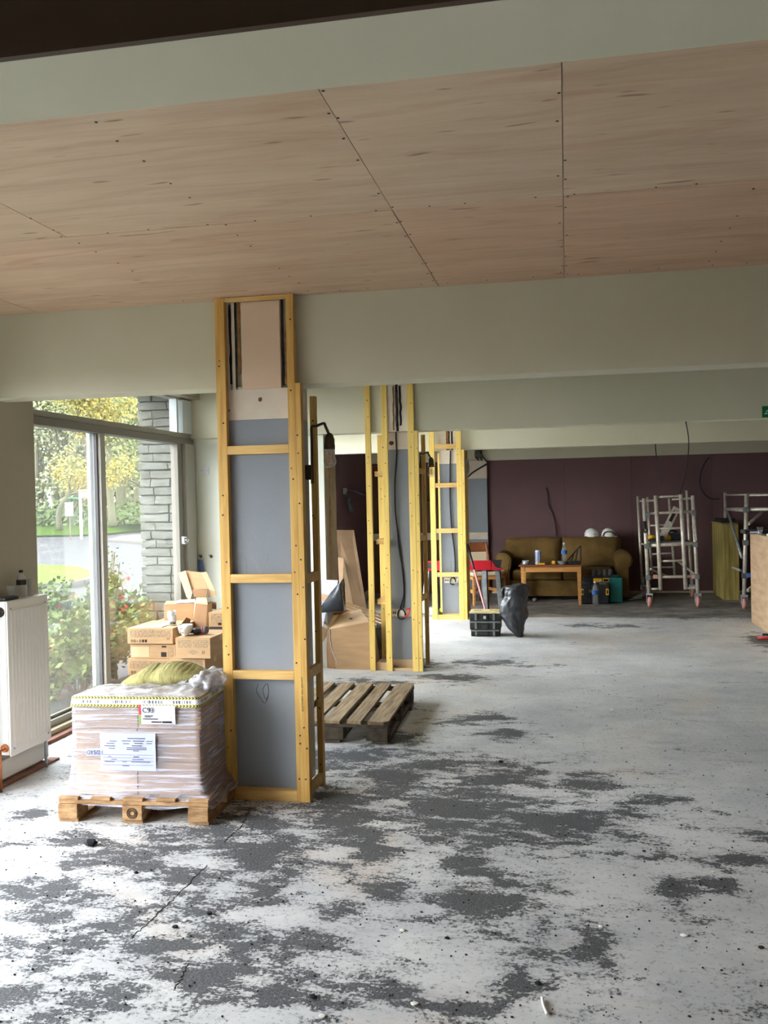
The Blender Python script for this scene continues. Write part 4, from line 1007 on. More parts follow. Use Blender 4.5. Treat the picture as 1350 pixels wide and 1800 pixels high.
cA = fcart('top carton of the left stack, carrying the jar and the grey sheet', 224.5, 304, 1104, 1131.5, 6.88, .47, 1, 0, seed=8, tape=False)
za = zz(260, 1104, 6.88)
fcart('carton at floor level in the right stack, behind the cushion', 299, 362, 1212, 1285, 6.75, .42, 0)
fcart('carton second from the bottom of the right stack, behind the cushion', 299, 361, 1190.5, 1212, 6.75, .40, 2)
fcart('carton with twin grey panels under the mug carton', 299, 361, 1157.5, 1190, 6.78, .42, 2, seed=9)
fcart('carton carrying the white mug and the black glove', 309, 370, 1121, 1157, 6.72, .46, 2, 0, seed=11)
zb_ = zz(340, 1121, 6.72)
fcart('lowest carton behind the first column post, at floor level', 367, 402, 1212, 1264, 7.2, .4, 0)
fcart('lower carton half hidden by the first column post', 367, 402, 1190.5, 1212, 7.2, .4, 0)
fcart('carton with rounded print half hidden by the first column post', 367, 402, 1160, 1190, 7.18, .4, 3)
fcart('carton under the stack of dark tiles, half hidden by the column', 367, 402, 1114.5, 1159.5, 7.22, .4, 0)
cz = zz(380, 1114, 7.22)
for k in range(4):
    bm = BM(); a = yat(366, 1110, 7.24); b = yat(400, 1110, 7.24); z = cz+.001+k*.0135
    box(bm, a.x+random.uniform(0, .01), b.x, 7.24, 7.60, z, z+.011, .002)
    S('tile', 'dark grey flat tile in the little stack below the top right carton, %s' % ['lowest', 'second lowest', 'second highest', 'highest'][k], 'tile', bm, 'slate', 'dark tiles between cartons')
zt4 = cz+.001+4*.0135
a = yat(367, 1100, 7.23); b = yat(400, 1100, 7.23)
carton('topmost carton beside the column post, on the dark tiles', Vector(((a.x+b.x)/2, 7.23+.19, zt4)), b.x-a.x, .38, .118, 0, marks=4, group='cartons stacked by the window', seed=12)
# rear opened carton with address label on two hidden cartons
rz_ = -.12
p = yat(306, 1092, 7.42)
carton('rear carton standing on the floor behind the left stack', Vector((p.x, 7.62, 0)), .36, .36, .36, 0, group='cartons stacked by the window', seed=13)
carton('second rear carton behind the left stack, under the opened one', Vector((p.x, 7.62, .361)), .37, .38, p.z-.363, 0, group='cartons stacked by the window', seed=14)
oc = carton('battered opened carton with small white label, behind the jar', Vector((p.x, 7.58, p.z)), .275, .27, .145, .35, group='cartons stacked by the window', seed=15, mat_='board', tape=False)
bm = BM(); obox(bm, (-.09, -.136, .055), (.022, 0, 0), (0, .0008, 0), (0, 0, .028)); O('address_label', bm, 'paper', oc, local=True)
bm = BM(); obox(bm, (-.085, -.1372, .05), (.010, 0, 0), (0, .0004, 0), (0, 0, .012)); O('blue_print', bm, 'bluelabel', oc, local=True)
bm = BM(); sheet(bm, [(-.05, -.13, .150), (.12, -.12, .152), (.13, .06, .158), (-.02, .08, .154)], .002); crumple(bm, .006, 14); O('white_flap_paper', bm, 'paper', oc, local=True)
# jar on the top left carton
p = yat(300.5, 1094, 7.02); jz = za+.001
j = T('glass_jar', 'clear storage jar with a little dark liquid on the left carton stack', 'jar', (p.x, 7.05, jz))
bm = BM(); lathe(bm, (p.x, 7.05, jz), [(.028, 0), (.031, .006), (.031, .085), (.026, .098), (.027, .118), (.0255, .118), (.0245, .098), (.029, .083), (.029, .008), (.001, .007)], 20, cap=False); O('body', bm, 'clear', j)
bm = BM(); lathe(bm, (p.x, 7.05, jz), [(.028, .009), (.0285, .03), (.001, .03)], 18, cap=False); O('coffee', bm, 'coffee', j)
bm = BM(); lathe(bm, (p.x, 7.05, jz), [(.0315, .032), (.0315, .082)], 20, cap=False); O('milky_band', bm, glassmat('milky_glass', .55, haze=(.8, .76, .66, 1)), j)
bm = BM(); tube(bm, [(p.x+.029*math.cos(a), 7.05+.029*math.sin(a), jz+.103) for a in [k*PI/8 for k in range(17)]], .002, 5); tube(bm, [(p.x-.03, 7.03, jz+.1), (p.x-.034, 7.02, jz+.06)], .002, 5); O('wire_clip', bm, 'chrome', j)
bm = BM(); box(bm, p.x-.14, p.x-.035, 6.92, 7.22, za+.0008, za+.004, .001); S('grey_sheet', 'pale grey sheet of card on the top left carton, left of the jar', 'card', bm, 'greycloth')
# mug
p = yat(325, 1121, 6.82); mz = zb_+.001
mg = T('mug', 'wide white coffee cup on the right carton stack', 'cup', (p.x, 6.83, mz))
bm = BM(); lathe(bm, (p.x, 6.83, mz), [(.024, 0), (.026, .004), (.046, .028), (.055, .055), (.058, .085), (.055, .085), (.050, .05), (.040, .026), (.001, .010)], 28, cap=False); O('bowl', bm, 'mug', mg)
bm = BM(); tube(bm, spline([(p.x-.006, 6.83-.050, mz+.062), (p.x-.008, 6.83-.082, mz+.060), (p.x-.008, 6.83-.080, mz+.034), (p.x-.005, 6.83-.042, mz+.026)]), .006, 8); O('handle', bm, 'mug', mg)
gv = T('work_glove', 'black work glove with red cuff lying beside the white cup', 'glove', yat(351, 1116, 6.9))
gx = yat(351, 1116, 6.9).x
bm = BM(); ellip(bm, (gx-.02, 6.9, mz+.026), .055, .06, .025, 3, lambda p: p*(1+.15*noise.noise(p*3))); O('palm', bm, 'blackplastic', gv)
for k in range(4):
    bm = BM(); tube(bm, spline([(gx-.05-.004*k, 6.86+.022*k, mz+.022), (gx-.085+.004*k, 6.86+.024*k, mz+.026), (gx-.11+.01*abs(k-1.5), 6.86+.026*k, mz+.015)]), [.012]*8+[.011]*8+[.008], 8); O('finger', bm, 'blackplastic', gv)
bm = BM(); lathe(bm, (gx+.022, 6.9, mz+.032), [(.030, 0), (.032, .03), (.026, .045)], 16, 'X'); O('cuff', bm, 'slate', gv)
bm = BM(); tube(bm, [(gx+.03, 6.9+.032*math.cos(a), mz+.032+.030*math.sin(a)) for a in [k*PI/8 for k in range(17)]], .004, 6); O('red_trim', bm, 'redtag', gv)
# opened upright carton and paper bag behind
P_ = lambda x, y, Y=7.35: yat(x, y, Y)
up = T('opened_carton', 'tall empty opened carton standing behind the white cup', 'carton', (P_(350, 1100).x, 7.4, zb_))
def quad(pts, th=.004, sub=0): 
    bm = BM(); sheet(bm, pts, th); return bm
zlo = zb_+.0
f0, f1, f2, f3 = P_(338, 1104, 7.30), P_(362, 1102, 7.30), P_(365, 1063, 7.34), P_(344, 1061, 7.34)
b0_, b1_, b2_, b3_ = P_(342, 1104, 7.45), P_(372, 1100, 7.45), P_(372, 1060, 7.48), P_(342, 1052, 7.48)
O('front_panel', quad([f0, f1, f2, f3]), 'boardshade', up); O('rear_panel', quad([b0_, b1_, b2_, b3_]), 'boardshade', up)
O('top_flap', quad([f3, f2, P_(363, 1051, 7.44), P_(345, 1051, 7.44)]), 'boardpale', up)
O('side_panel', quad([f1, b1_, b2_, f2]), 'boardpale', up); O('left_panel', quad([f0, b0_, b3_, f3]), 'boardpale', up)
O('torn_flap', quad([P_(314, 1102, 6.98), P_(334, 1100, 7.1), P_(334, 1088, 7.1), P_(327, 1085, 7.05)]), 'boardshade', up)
fp = T('flattened_carton', 'unfolded brown paper carton with creases leaning above the stack', 'carton', (P_(345, 1055).x, 7.5, P_(345, 1057).z))
c1_ = [(313, 1007), (326, 1003), (338, 1042), (334, 1056), (328, 1050)]
O('left_panel', quad([P_(x, y, 7.46) for x, y in c1_]), 'boardpale', fp)
O('middle_panel', quad([P_(x, y, 7.48) for x, y in ((326, 1003), (353, 1006), (366, 1035), (338, 1037), (334, 1030))]), 'board', fp)
O('right_panel', quad([P_(x, y, 7.47) for x, y in ((353, 1006), (363, 1005), (379, 1040), (367, 1036))]), 'boardpale', fp)
O('lower_fold', quad([P_(x, y, 7.44) for x, y in ((338, 1036), (365, 1037), (363, 1050), (341, 1049))]), 'boardshade', fp)
O('right_fold', quad([P_(x, y, 7.46) for x, y in ((367, 1037), (379, 1040), (380, 1047), (366, 1050))]), 'board', fp)
O('low_fold', quad([P_(x, y, 7.50) for x, y in ((368, 1057), (380, 1059), (380, 1071), (370, 1070))]), 'boardshade', fp)
# ================================================================ OUTSIDE
GZ = -.10
bm = BM(); box(bm, -140, X0+.01, -40, 160, GZ-.3, GZ); ST('ground', bm, M['road'])
# far lawn verge and path
def poly_ground(name, label, cat, pts, z0, z1, m, stuff=False):
    bm = BM(); prism(bm, [(p[0], p[1]) for p in pts], z0, z1, 'Z'); return S(name, label, cat, bm, m)
fa = [zat(x, y, GZ) for x, y in ((20, 946), (64, 944.5), (120, 943.5), (180, 942), (215, 938), (262, 934))]
ext = (fa[0]-fa[1]).normalized()
far = [zat(260, 917, GZ), zat(60, 921, GZ)]
dirn = Vector((-.55, .83, 0))
fa2 = [fa[0]+(fa[0]-fa[1])*2]+fa+[fa[-1]+(fa[-1]-fa[-2])*1.5]
bm = BM(); back = Vector((-2.6, 6.2, 0)); rowsv = []
for k in range(5):
    u = k/4; rowsv.append([bm.verts.new((p.x+back.x*u, p.y+back.y*u, GZ+.09+.50*u+.03*math.sin(u*3))) for p in fa2])
rowsv.append([bm.verts.new((p.x+back.x*9, p.y+back.y*9, .75)) for p in fa2])
for a_, b_ in zip(rowsv[:-1], rowsv[1:]):
    for k in range(len(fa2)-1): bm.faces.new((a_[k], a_[k+1], b_[k+1], b_[k])).smooth = True
bmesh.ops.solidify(bm, geom=bm.faces[:], thickness=-.3)
lawn = S('grass_verge', 'bright green grass bank along the foot of the woodland', 'grass', bm, 'lawn'); lawn['kind'] = 'stuff'
# kerbed grass island in the drive
isl = [zat(x, y, GZ+.12) for x, y in ((20, 1034), (64, 1026), (110, 1024), (140, 1020), (160, 1013), (166, 1008), (158, 1003), (140, 997), (120, 994.5), (90, 993.5), (64, 993.5), (20, 994.5))]
o = poly_ground('grass_island', 'kerbed grass island in the middle of the drive', 'grass', [(p.x, p.y) for p in isl], GZ+.05, GZ+.13, 'lawn')
t = T('island_kerb', 'concrete kerb stones round the grass island in the drive', 'kerb', zat(120, 1026, GZ))
for a, b in zip(isl[:-1], isl[1:]):
    n = max(1, int((b-a).length/.9))
    for k in range(n):
        p, q = a.lerp(b, k/n), a.lerp(b, (k+1)/n-.02/max(.1, (b-a).length)); bm = BM(); p.z = q.z = GZ+.06; bar(bm, p, q, .26, .13, bev=.01); O('kerb_stone', bm, 'kerb', t)
# white road marking and far footpath
pv = [zat(x, y, GZ) for x, y in ((190, 952), (262, 957), (262, 940), (215, 945))]
poly_ground('footpath', 'pale footpath at the far right of the drive', 'path', [(p.x, p.y) for p in pv], GZ+.001, GZ+.09, 'kerb')
bm = BM(); box(bm, -3.98, X0+.01, 1.0, 8.25, GZ, GZ+.09); box(bm, -4.3, -3.98, 1.0, 8.1, GZ, GZ+.03); S('paving_strip', 'worn stone paving strip outside the foot of the window', 'paving', bm, 'paving')
# split stone pier
SX0, SX1 = yat(246, 900, 8.2).x, X0+.06
t = T('stone_pier', 'split-face stone pier outside the right end of the window', 'pier', ((SX0+SX1)/2, 8.5, GZ))
bm = BM(); box(bm, SX0+.03, SX1, 8.235, 8.8, GZ, 2.66); O('mortar_core', bm, 'mortar', t)
z = GZ+.005; k = 0
while z < 2.62:
    h = random.choice((.078, .082, .09)); x = SX0+random.uniform(-.005, .008); k += 1
    lens = [random.choice((.11, .15, .30)), random.choice((.24, .3, .2)), .3]
    for L1 in lens:
        x2 = min(x+L1, SX1)
        if SX1-x2 < .06: x2 = SX1
        bm = BM(); box(bm, x, x2-.009, 8.205+random.uniform(-.012, .008), 8.30, z, z+h-.011, .006)
        bmesh.ops.subdivide_edges(bm, edges=[e for e in bm.edges if e.calc_length() > .05], cuts=1)
        for v in bm.verts:
            if v.co.y < 8.25: v.co += noise.noise_vector(v.co*16)*.012
        O('stone', bm, 'stone', t)
        x = x2
        if x >= SX1-.02: break
    bm = BM(); box(bm, SX0-.004, SX0+.04, 8.33, 8.56+random.uniform(-.05, .05), z, z+h-.011, .005); O('stone', bm, 'stone', t)
    z += h
# roof overhang above the window
bm = BM(); box(bm, SX0-.02, X0+.02, -3, 8.8, 2.62, 2.74); ov = S('roof_overhang', 'pale roof overhang with dark edge above the window outside', 'roof', bm, 'soffit_out')
bm = BM(); box(bm, SX0-.12, SX0-.02, -3, 8.9, 2.60, 2.76); O('fascia', bm, 'gutter', ov)
# trees
def tree(x, y, h, lean, leafm, seed, label, nleaf=1500, trunks=1, low=.25, r0=.22, spread=2.4, ls=.20):
    rnd = random.Random(seed); t = T('tree', label, 'tree', (x, y, .35), 0, 'woodland trees beyond the drive')
    tips = []
    for k in range(trunks):
        a = rnd.uniform(0, 6.28); lx = lean+rnd.uniform(-.12, .12)*(1 if trunks == 1 else 3)
        pts = [Vector((.55*k-.3*(trunks-1), .3*math.sin(a), 0))]; n = 9
        for i in range(1, n): pts.append(pts[0]+Vector((lx*h*(i/n)+rnd.uniform(-.18, .18), rnd.uniform(-.2, .2), h*i/n)))
        rr = [r0*(1-.85*i/(n*3)) for i in range((n-1)*3+1)]
        sp = spline(pts, 3); bm = BM(); tube(bm, sp, [r0*(1.25 if i == 0 else 1)*(1-.85*i/len(sp)) for i in range(len(sp))], 7)
        O('trunk', bm, 'bark', t, local=True)
        bm = BM()
        for b in range(15):
            i = rnd.randint(int(len(sp)*low), len(sp)-2); p = sp[i]; a = rnd.uniform(0, 6.28); L1 = rnd.uniform(.5, 1)*spread*(1-.4*i/len(sp))
            d = Vector((math.cos(a), math.sin(a), rnd.uniform(.1, 1.1))).normalized()
            q = [p, p+d*L1*.4+Vector((0, 0, .1)), p+d*L1*.75+Vector((rnd.uniform(-.3, .3), 0, .3)), p+d*L1+Vector((rnd.uniform(-.4, .4), 0, rnd.uniform(-.1, .7)))]
            s2 = spline(q, 3); tube(bm, s2, [r0*.28*(1-.85*j/len(s2)) for j in range(len(s2))], 5); tips += s2[4:]
            for _ in range(5):
                c = rnd.choice(s2[3:]); e = c+Vector((rnd.uniform(-.8, .8), rnd.uniform(-.8, .8), rnd.uniform(-.2, .9))); m_ = c.lerp(e, .5)+Vector((0, 0, .1)); tube(bm, [c, m_, e], [.022, .014, .006], 4, False); tips += [m_, e]
        O('branches', bm, 'bark', t, local=True, kind='stuff')
    vs, fs = [], []
    for _ in range(nleaf):
        c = rnd.choice(tips)+Vector((rnd.gauss(0, .38), rnd.gauss(0, .38), rnd.gauss(0, .34)))
        u = Vector((rnd.uniform(-1, 1), rnd.uniform(-1, 1), rnd.uniform(-1, 1))).normalized(); v = u.orthogonal().normalized(); s = ls*rnd.uniform(.3, 1)
        i = len(vs); vs += [c-u*s*.5, c+v*s*.3, c+u*s*.5, c-v*s*.3]; fs.append((i, i+1, i+2, i+3))
    me = bpy.data.meshes.new('foliage'); me.from_pydata(vs, [], fs); me.materials.append(M[leafm])
    f = bpy.data.objects.new('foliage', me); COL.objects.link(f); f.parent = t; f['kind'] = 'stuff'
    return t
tspec = [(64, 24, 'leaf2', 'golden-leaved tree nearest the left edge of the window view', 2600, 1, 'g'), (92, 26, 'leaf1', 'twiggy pale tree right of the golden-leaved one, left of the sign boards', 1300, 1, 'a'), (112, 30, 'leaf1', 'ivy-green tree behind the white notice board', 1800, 2, 'a'),
         (136, 34, 'leaf1', 'pale leafy tree right behind the striped sign post', 1700, 1, 'a'), (160, 36, 'leaf1', 'slim tree just left of the window mullion', 700, 1, 'a'), (196, 33, 'leaf1', 'leaning trunk right of the window mullion', 260, 1, 'b'),
         (218, 31, 'leaf1', 'thick forked tree between mullion and stone pier', 200, 3, 'b'), (236, 33, 'leaf1', 'pale tree beside the stone pier edge', 380, 1, 'b'),
         (75, 50, 'leaf1', 'tree deep in the wood behind the golden trees', 2200, 1, 'c'), (104, 52, 'leaf1', 'tree deep in the wood behind the white notice board', 2200, 1, 'c'), (128, 54, 'leaf1', 'tree deep in the wood left of the striped sign', 2200, 1, 'c'),
         (150, 52, 'leaf1', 'tree deep in the wood right of the striped sign', 2200, 1, 'c'), (186, 52, 'leaf1', 'tree deep in the wood left of the forked tree', 2200, 1, 'c'), (207, 55, 'leaf1', 'tree deep in the wood behind the leaning trunk', 2200, 1, 'c'), (245, 54, 'leaf1', 'tree deep in the wood beside the stone pier', 2200, 1, 'c'),
         (30, 46, 'leaf1', 'tree at the far left of the wood, hidden by the window wall', 1200, 1, 'c')]
for i, (px, dist, lm, lb_, nl, tr, kd) in enumerate(tspec):
    D_ = dist*1.35 if kd != 'g' else dist*1.4
    p = yat(px, 930, D_*.9+10)
    h = {'g': 9, 'a': 17, 'b': 17, 'c': 22}[kd]
    tree(p.x, p.y+(6 if kd != 'g' else 2), h, {'g': .12, 'a': .02, 'b': -.05, 'c': 0}[kd], lm, 40+i, lb_, int(nl*4.2), tr, .15 if kd != 'g' else .2, {'g': .15, 'a': .22, 'b': .24, 'c': .26}[kd], {'g': 3.2, 'a': 3.2, 'b': 3.6, 'c': 5}[kd], {'g': .24, 'a': .26, 'b': .22, 'c': .36}[kd])
# the wood behind: a mass of twigs and young leaves too far off to tell apart
rnd = random.Random(9); bm = BM()
w0, w1 = yat(15, 925, 66), yat(275, 925, 66)
for _ in range(90):
    c = w0.lerp(w1, rnd.random())+Vector((rnd.uniform(-2, 2), rnd.uniform(-2, 10), 0)); c.z = .6; h = rnd.uniform(14, 24); l = rnd.uniform(-.12, .12)*h
    tube(bm, [c, c+Vector((l*.4, 0, h*.4)), c+Vector((l, 0, h))], [rnd.uniform(.10, .26), .12, .03], 5, False)
    for _k in range(9):
        b = c+Vector((l*.5, 0, h*rnd.uniform(.1, .8))); e = b+Vector((rnd.uniform(-3, 3), rnd.uniform(-1, 1), rnd.uniform(1, 4))); tube(bm, [b, b.lerp(e, .5)+Vector((0, 0, -.3)), e], [.07, .05, .015], 4, False)
O_ = S('distant_wood_trunks', 'dense thicket of distant trunks behind the nearer trees', 'woodland', bm, 'bark'); O_['kind'] = 'stuff'
vs, fs = [], []
for _ in range(52000):
    c = w0.lerp(w1, rnd.random())+Vector((rnd.gauss(0, 1.5), rnd.uniform(-3, 12), 0)); c.z = .5+22*rnd.random()**1.15
    if noise.noise(c*.28) < -.12: continue
    a = Vector((rnd.uniform(-1, 1), rnd.uniform(-1, 1), rnd.uniform(-1, 1))).normalized(); b = a.orthogonal().normalized(); s = .46*rnd.uniform(.35, 1)
    i = len(vs); vs += [c-a*s*.5, c+b*s*.3, c+a*s*.5, c-b*s*.3]; fs.append((i, i+1, i+2, i+3))
me = bpy.data.meshes.new('distant_wood_leaves'); me.from_pydata(vs, [], fs); me.materials.append(M['leaf4']); o = bpy.data.objects.new('distant_wood_leaves', me); COL.objects.link(o)
o['label'] = 'pale haze of young leaves filling the distant wood'; o['category'] = 'woodland'; o['kind'] = 'stuff'
# undergrowth
vs, fs = [], []; rnd = random.Random(5)
e0, e1 = yat(20, 930, 52.5), yat(262, 930, 51.5)
for _ in range(9000):
    u = rnd.random(); c = e0.lerp(e1, u)+Vector((rnd.gauss(0, 1.0), rnd.gauss(2, 2.0), 0)); c.z = .45+abs(rnd.gauss(.15, .40))
    a = Vector((rnd.uniform(-1, 1), rnd.uniform(-1, 1), rnd.uniform(-.5, 1))).normalized(); b = a.orthogonal().normalized(); s = .42*rnd.uniform(.4, 1)
    i = len(vs); vs += [c-a*s*.5, c+b*s*.3, c+a*s*.5, c-b*s*.3]; fs.append((i, i+1, i+2, i+3))
me = bpy.data.meshes.new('undergrowth'); me.from_pydata(vs, [], fs); me.materials.append(M['ivy']); o = bpy.data.objects.new('undergrowth', me); COL.objects.link(o)
o['label'] = 'low ivy undergrowth between the grass verge and the trees'; o['category'] = 'undergrowth'; o['kind'] = 'stuff'
# agents' boards
def at_(px, py, Y): return yat(px, py, Y)
YS = 42
def board(name, label, x0, y0, x1, y1, m, extra=None, post=None):
    a, b = at_(x0, y1, YS), at_(x1, y0, YS); t = T(name, label, 'sign', ((a.x+b.x)/2, YS, GZ if post else a.z))
    bm = BM(); box(bm, a.x, b.x, YS-.02, YS+.02, a.z, b.z, .005); O('panel', bm, m, t); return t, a, b
t, a, b = board('striped_sign', 'white sign board with yellow, pink and orange stripes on a white post', 139, 860, 159, 876, 'white', post=1)
hh = b.z-a.z
for k, (f0_, f1_, mm) in enumerate(((.66, .84, 'yellow'), (.34, .54, 'orange'), (.02, .14, 'redtag'), (.20, .27, 'bluegrey'), (.92, .99, 'bluelabel'))):
    bm = BM(); box(bm, a.x+.02, b.x-.02, YS-.026, YS-.021, a.z+hh*f0_, a.z+hh*f1_); O('stripe', bm, mm, t)
bm = BM(); q = at_(140, 876, YS); box(bm, q.x-.05, q.x+.05, YS+.021, YS+.12, GZ, b.z, .01); O('post', bm, 'white', t)
bm = BM(); a2, b2 = at_(120, 876.5, YS), at_(139, 874, YS); box(bm, a2.x, b2.x+.1, YS-.02, YS+.02, a2.z, b2.z); O('green_arm', bm, 'green', t)
t, a, b = board('notice_board', 'white notice board with dark lettering left of the striped sign', 115, 883, 128, 907, 'white')
hh = b.z-a.z; ww = b.x-a.x
for (u0_, u1_, f0_, f1_) in ((.15, .7, .78, .9), (.15, .8, .6, .72), (.2, .95, .38, .46), (.15, .7, .22, .3), (.1, .9, .06, .12)):
    bm = BM(); box(bm, a.x+ww*u0_, a.x+ww*u1_, YS-.026, YS-.021, a.z+hh*f0_, a.z+hh*f1_); O('lettering_bar', bm, 'slate', t)
bm = BM(); box(bm, a.x+ww*.45, a.x+ww*.55, YS+.021, YS+.09, GZ, a.z+.3); O('post', bm, 'wood_paldark', t)
# flowering bush outside the window
def bush(label, c, R, hgt, n, seed, flowers=0, leafm='leaf3', ls=.035):
    rnd = random.Random(seed); t = T('bush', label, 'bush', c, 0, 'bushes outside the window'); bm = BM(); tips = []
    for k in range(34):
        a = rnd.uniform(0, 6.28); r_ = R*rnd.uniform(.25, 1); hh = hgt*rnd.uniform(.55, 1)*(1-.25*r_/R)
        s2 = spline([Vector((0, 0, 0))+Vector((.06*math.cos(a), .06*math.sin(a), 0)), Vector((r_*.4*math.cos(a), r_*.4*math.sin(a), hh*.45)), Vector((r_*.8*math.cos(a)+rnd.uniform(-.05, .05), r_*.8*math.sin(a), hh*.8)), Vector((r_*math.cos(a), r_*math.sin(a), hh))], 5)
        tube(bm, s2, .004, 4, False); tips += s2[4:]
    O('stems', bm, 'twig', t, local=True, kind='stuff')
    vs, fs = [], []
    for _ in range(n):
        q = rnd.choice(tips)+Vector((rnd.gauss(0, .045), rnd.gauss(0, .045), rnd.gauss(-.01, .045)))
        u = Vector((rnd.uniform(-1, 1), rnd.uniform(-1, 1), rnd.uniform(-.4, 1))).normalized(); v = u.orthogonal().normalized(); s = ls*rnd.uniform(.6, 1.3)
        i = len(vs); vs += [q, q+u*s*.5+v*s*.28, q+u*s, q+u*s*.5-v*s*.28]; fs.append((i, i+1, i+2, i+3))
    me = bpy.data.meshes.new('foliage'); me.from_pydata(vs, [], fs); me.materials.append(M[leafm]); f = bpy.data.objects.new('foliage', me); COL.objects.link(f); f.parent = t; f['kind'] = 'stuff'
    if flowers:
        bm = BM()
        for _ in range(flowers):
            q = rnd.choice(tips)+Vector((rnd.gauss(0, .05), rnd.gauss(0, .05), rnd.gauss(-.05, .06)))
            r = bmesh.ops.create_icosphere(bm, subdivisions=1, radius=rnd.uniform(.012, .022))
            for v in r['verts']: v.co = v.co*(1+.3*noise.noise(v.co*90))+q
        O('blossoms', bm, 'flower', t, local=True, kind='stuff')
bush('bush with red blossom outside, right of the window mullion', (-4.28, 7.55, GZ), .66, 1.12, 9000, 11, 150, 'leaf3', .060)
bush('leafy yellow-green bush outside, left of the window mullion', (-4.35, 6.75, GZ), .66, .95, 9500, 12, 22, 'leaf3', .060)
bush('tall thin spray of the shrub climbing beside the stone pier', (-4.18, 7.98, GZ), .14, 1.42, 800, 14, 4)
bush('low green plant at the foot of the window glass', (-4.15, 6.2, GZ), .5, .45, 5200, 13, 0, 'leaf3', .07)

# ================================================================ MIDDLE GROUND
# empty pallet
A_, B_ = zat(682, 1270, .14), zat(727.6, 1202, .14)
PXR = (A_.x+B_.x)/2; PF, PB = A_.y, B_.y
t = T('pallet', 'empty weathered pallet with spaced deck boards on the bare floor', 'pallet', (PXR-.42, (PF+PB)/2, 0))
xs = [yat(x, 1268, PF).x for x in (646, 682, 608, 634, 567.5, 596.5, 530, 557, 488, 516)]
xr = A_.x; off = B_.x-A_.x
bds = [(xs[0], xs[1]), (xs[2], xs[3]), (xs[4], xs[5]), (xs[6], xs[7]), (xs[8], xs[9])]
for k, (a, b) in enumerate(bds):
    bm = BM(); prism(bm, [(a, PF+(.02 if k else .0)), (b-(.03 if k == 0 else 0), PF), (b, PF+.03), (b+off, PB), (a+off, PB)], .122, .142, 'Z')
    O('deck_board', bm, 'wood_pal', t)
xl = bds[-1][0]
for y in (PF, (PF+PB)/2-.05, PB-.1):
    o_ = off*(y-PF)/(PB-PF); bm = BM(); box(bm, xl+o_, xr+o_, y+.004, y+.1, .102, .121, .002); O('stringer_board', bm, 'wood_paldark', t)
    for xc in (xl+.07, (xl+xr)/2, xr-.075):
        bm = BM(); box(bm, xc-.07+o_, xc+.07+o_, y+.004, y+.1, .019, .101, .003); O('block', bm, 'wood_paldark', t)
for xc in (xl+.05, (xl+xr)/2, xr-.055):
    bm = BM(); prism(bm, [(xc-.05, PF), (xc+.05, PF), (xc+.05+off, PB), (xc-.05+off, PB)], 0, .018, 'Z'); O('base_board', bm, 'wood_paldark', t)
for k, (x, y) in enumerate(((605, 1225), (678, 1222))):
    p = zat(x, y, .102); bm = BM(); box(bm, p.x-.06, p.x+.06, p.y-.12, p.y+.12, .1215, .1218) if 0 else box(bm, p.x-.03, p.x+.03, p.y-.10, p.y+.12, .022, .03)
    S('wood_offcut', ['pale offcut showing through the left gap of the empty pallet', 'pale offcut showing through the right gap of the empty pallet'][k], 'offcut', bm, 'paper')

# big open carton
YC = 8.29
q = lambda x, y, Y=YC: yat(x, y, Y)
t = T('large_carton', 'large open brown carton with flaps splayed, left of the middle column', 'carton', (q(615, 1168).x, 8.45, 0))
fl_, fr_, tr_, tl_ = q(590, 1168), q(652, 1168, 8.27), q(650, 1094, 8.29), q(579, 1106)
fl_.z = 0; fr_.z = 0
bm = BM(); sheet(bm, [fl_, fr_, tr_, tl_], .006, (0, 1, 0)); O('front_panel', bm, 'board', t)
fold = q(575, 1167, 8.33); fold.z = 0
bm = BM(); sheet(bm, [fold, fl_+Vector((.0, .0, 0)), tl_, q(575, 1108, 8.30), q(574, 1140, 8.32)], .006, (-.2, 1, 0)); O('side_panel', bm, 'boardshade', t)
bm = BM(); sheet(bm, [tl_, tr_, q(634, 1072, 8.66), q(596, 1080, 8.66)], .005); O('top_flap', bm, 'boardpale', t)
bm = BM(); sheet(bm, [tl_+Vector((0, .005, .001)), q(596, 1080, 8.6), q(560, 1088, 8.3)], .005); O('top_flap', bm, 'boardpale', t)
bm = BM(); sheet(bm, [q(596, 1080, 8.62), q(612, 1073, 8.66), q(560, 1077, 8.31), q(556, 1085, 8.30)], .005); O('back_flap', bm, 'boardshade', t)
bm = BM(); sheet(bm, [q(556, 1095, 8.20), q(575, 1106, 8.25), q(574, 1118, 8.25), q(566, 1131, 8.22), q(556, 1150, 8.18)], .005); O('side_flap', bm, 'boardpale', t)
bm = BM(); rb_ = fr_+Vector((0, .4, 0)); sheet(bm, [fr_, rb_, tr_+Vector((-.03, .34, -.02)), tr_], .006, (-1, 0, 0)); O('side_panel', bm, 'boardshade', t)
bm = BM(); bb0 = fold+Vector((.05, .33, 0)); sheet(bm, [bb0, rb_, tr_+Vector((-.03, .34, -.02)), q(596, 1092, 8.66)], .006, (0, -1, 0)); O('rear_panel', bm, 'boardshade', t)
bm = BM(); tube(bm, [tl_+Vector((0, -.004, 0)), q(580, 1125), q(584, 1145), q(590, 1158), q(594, 1168)+Vector((0, -.004, .008))], .004, 5); O('torn_edge', bm, 'paper', t)
bm = BM()
for (x, y) in ((617, 1087), (622, 1089), (582, 1092)): p = q(x, y, 8.45); box(bm, p.x-.012, p.x+.012, p.y-.02, p.y-.0, p.z-.003, p.z+.003)
O('printed_marks', bm, 'ink', t, kind='stuff')

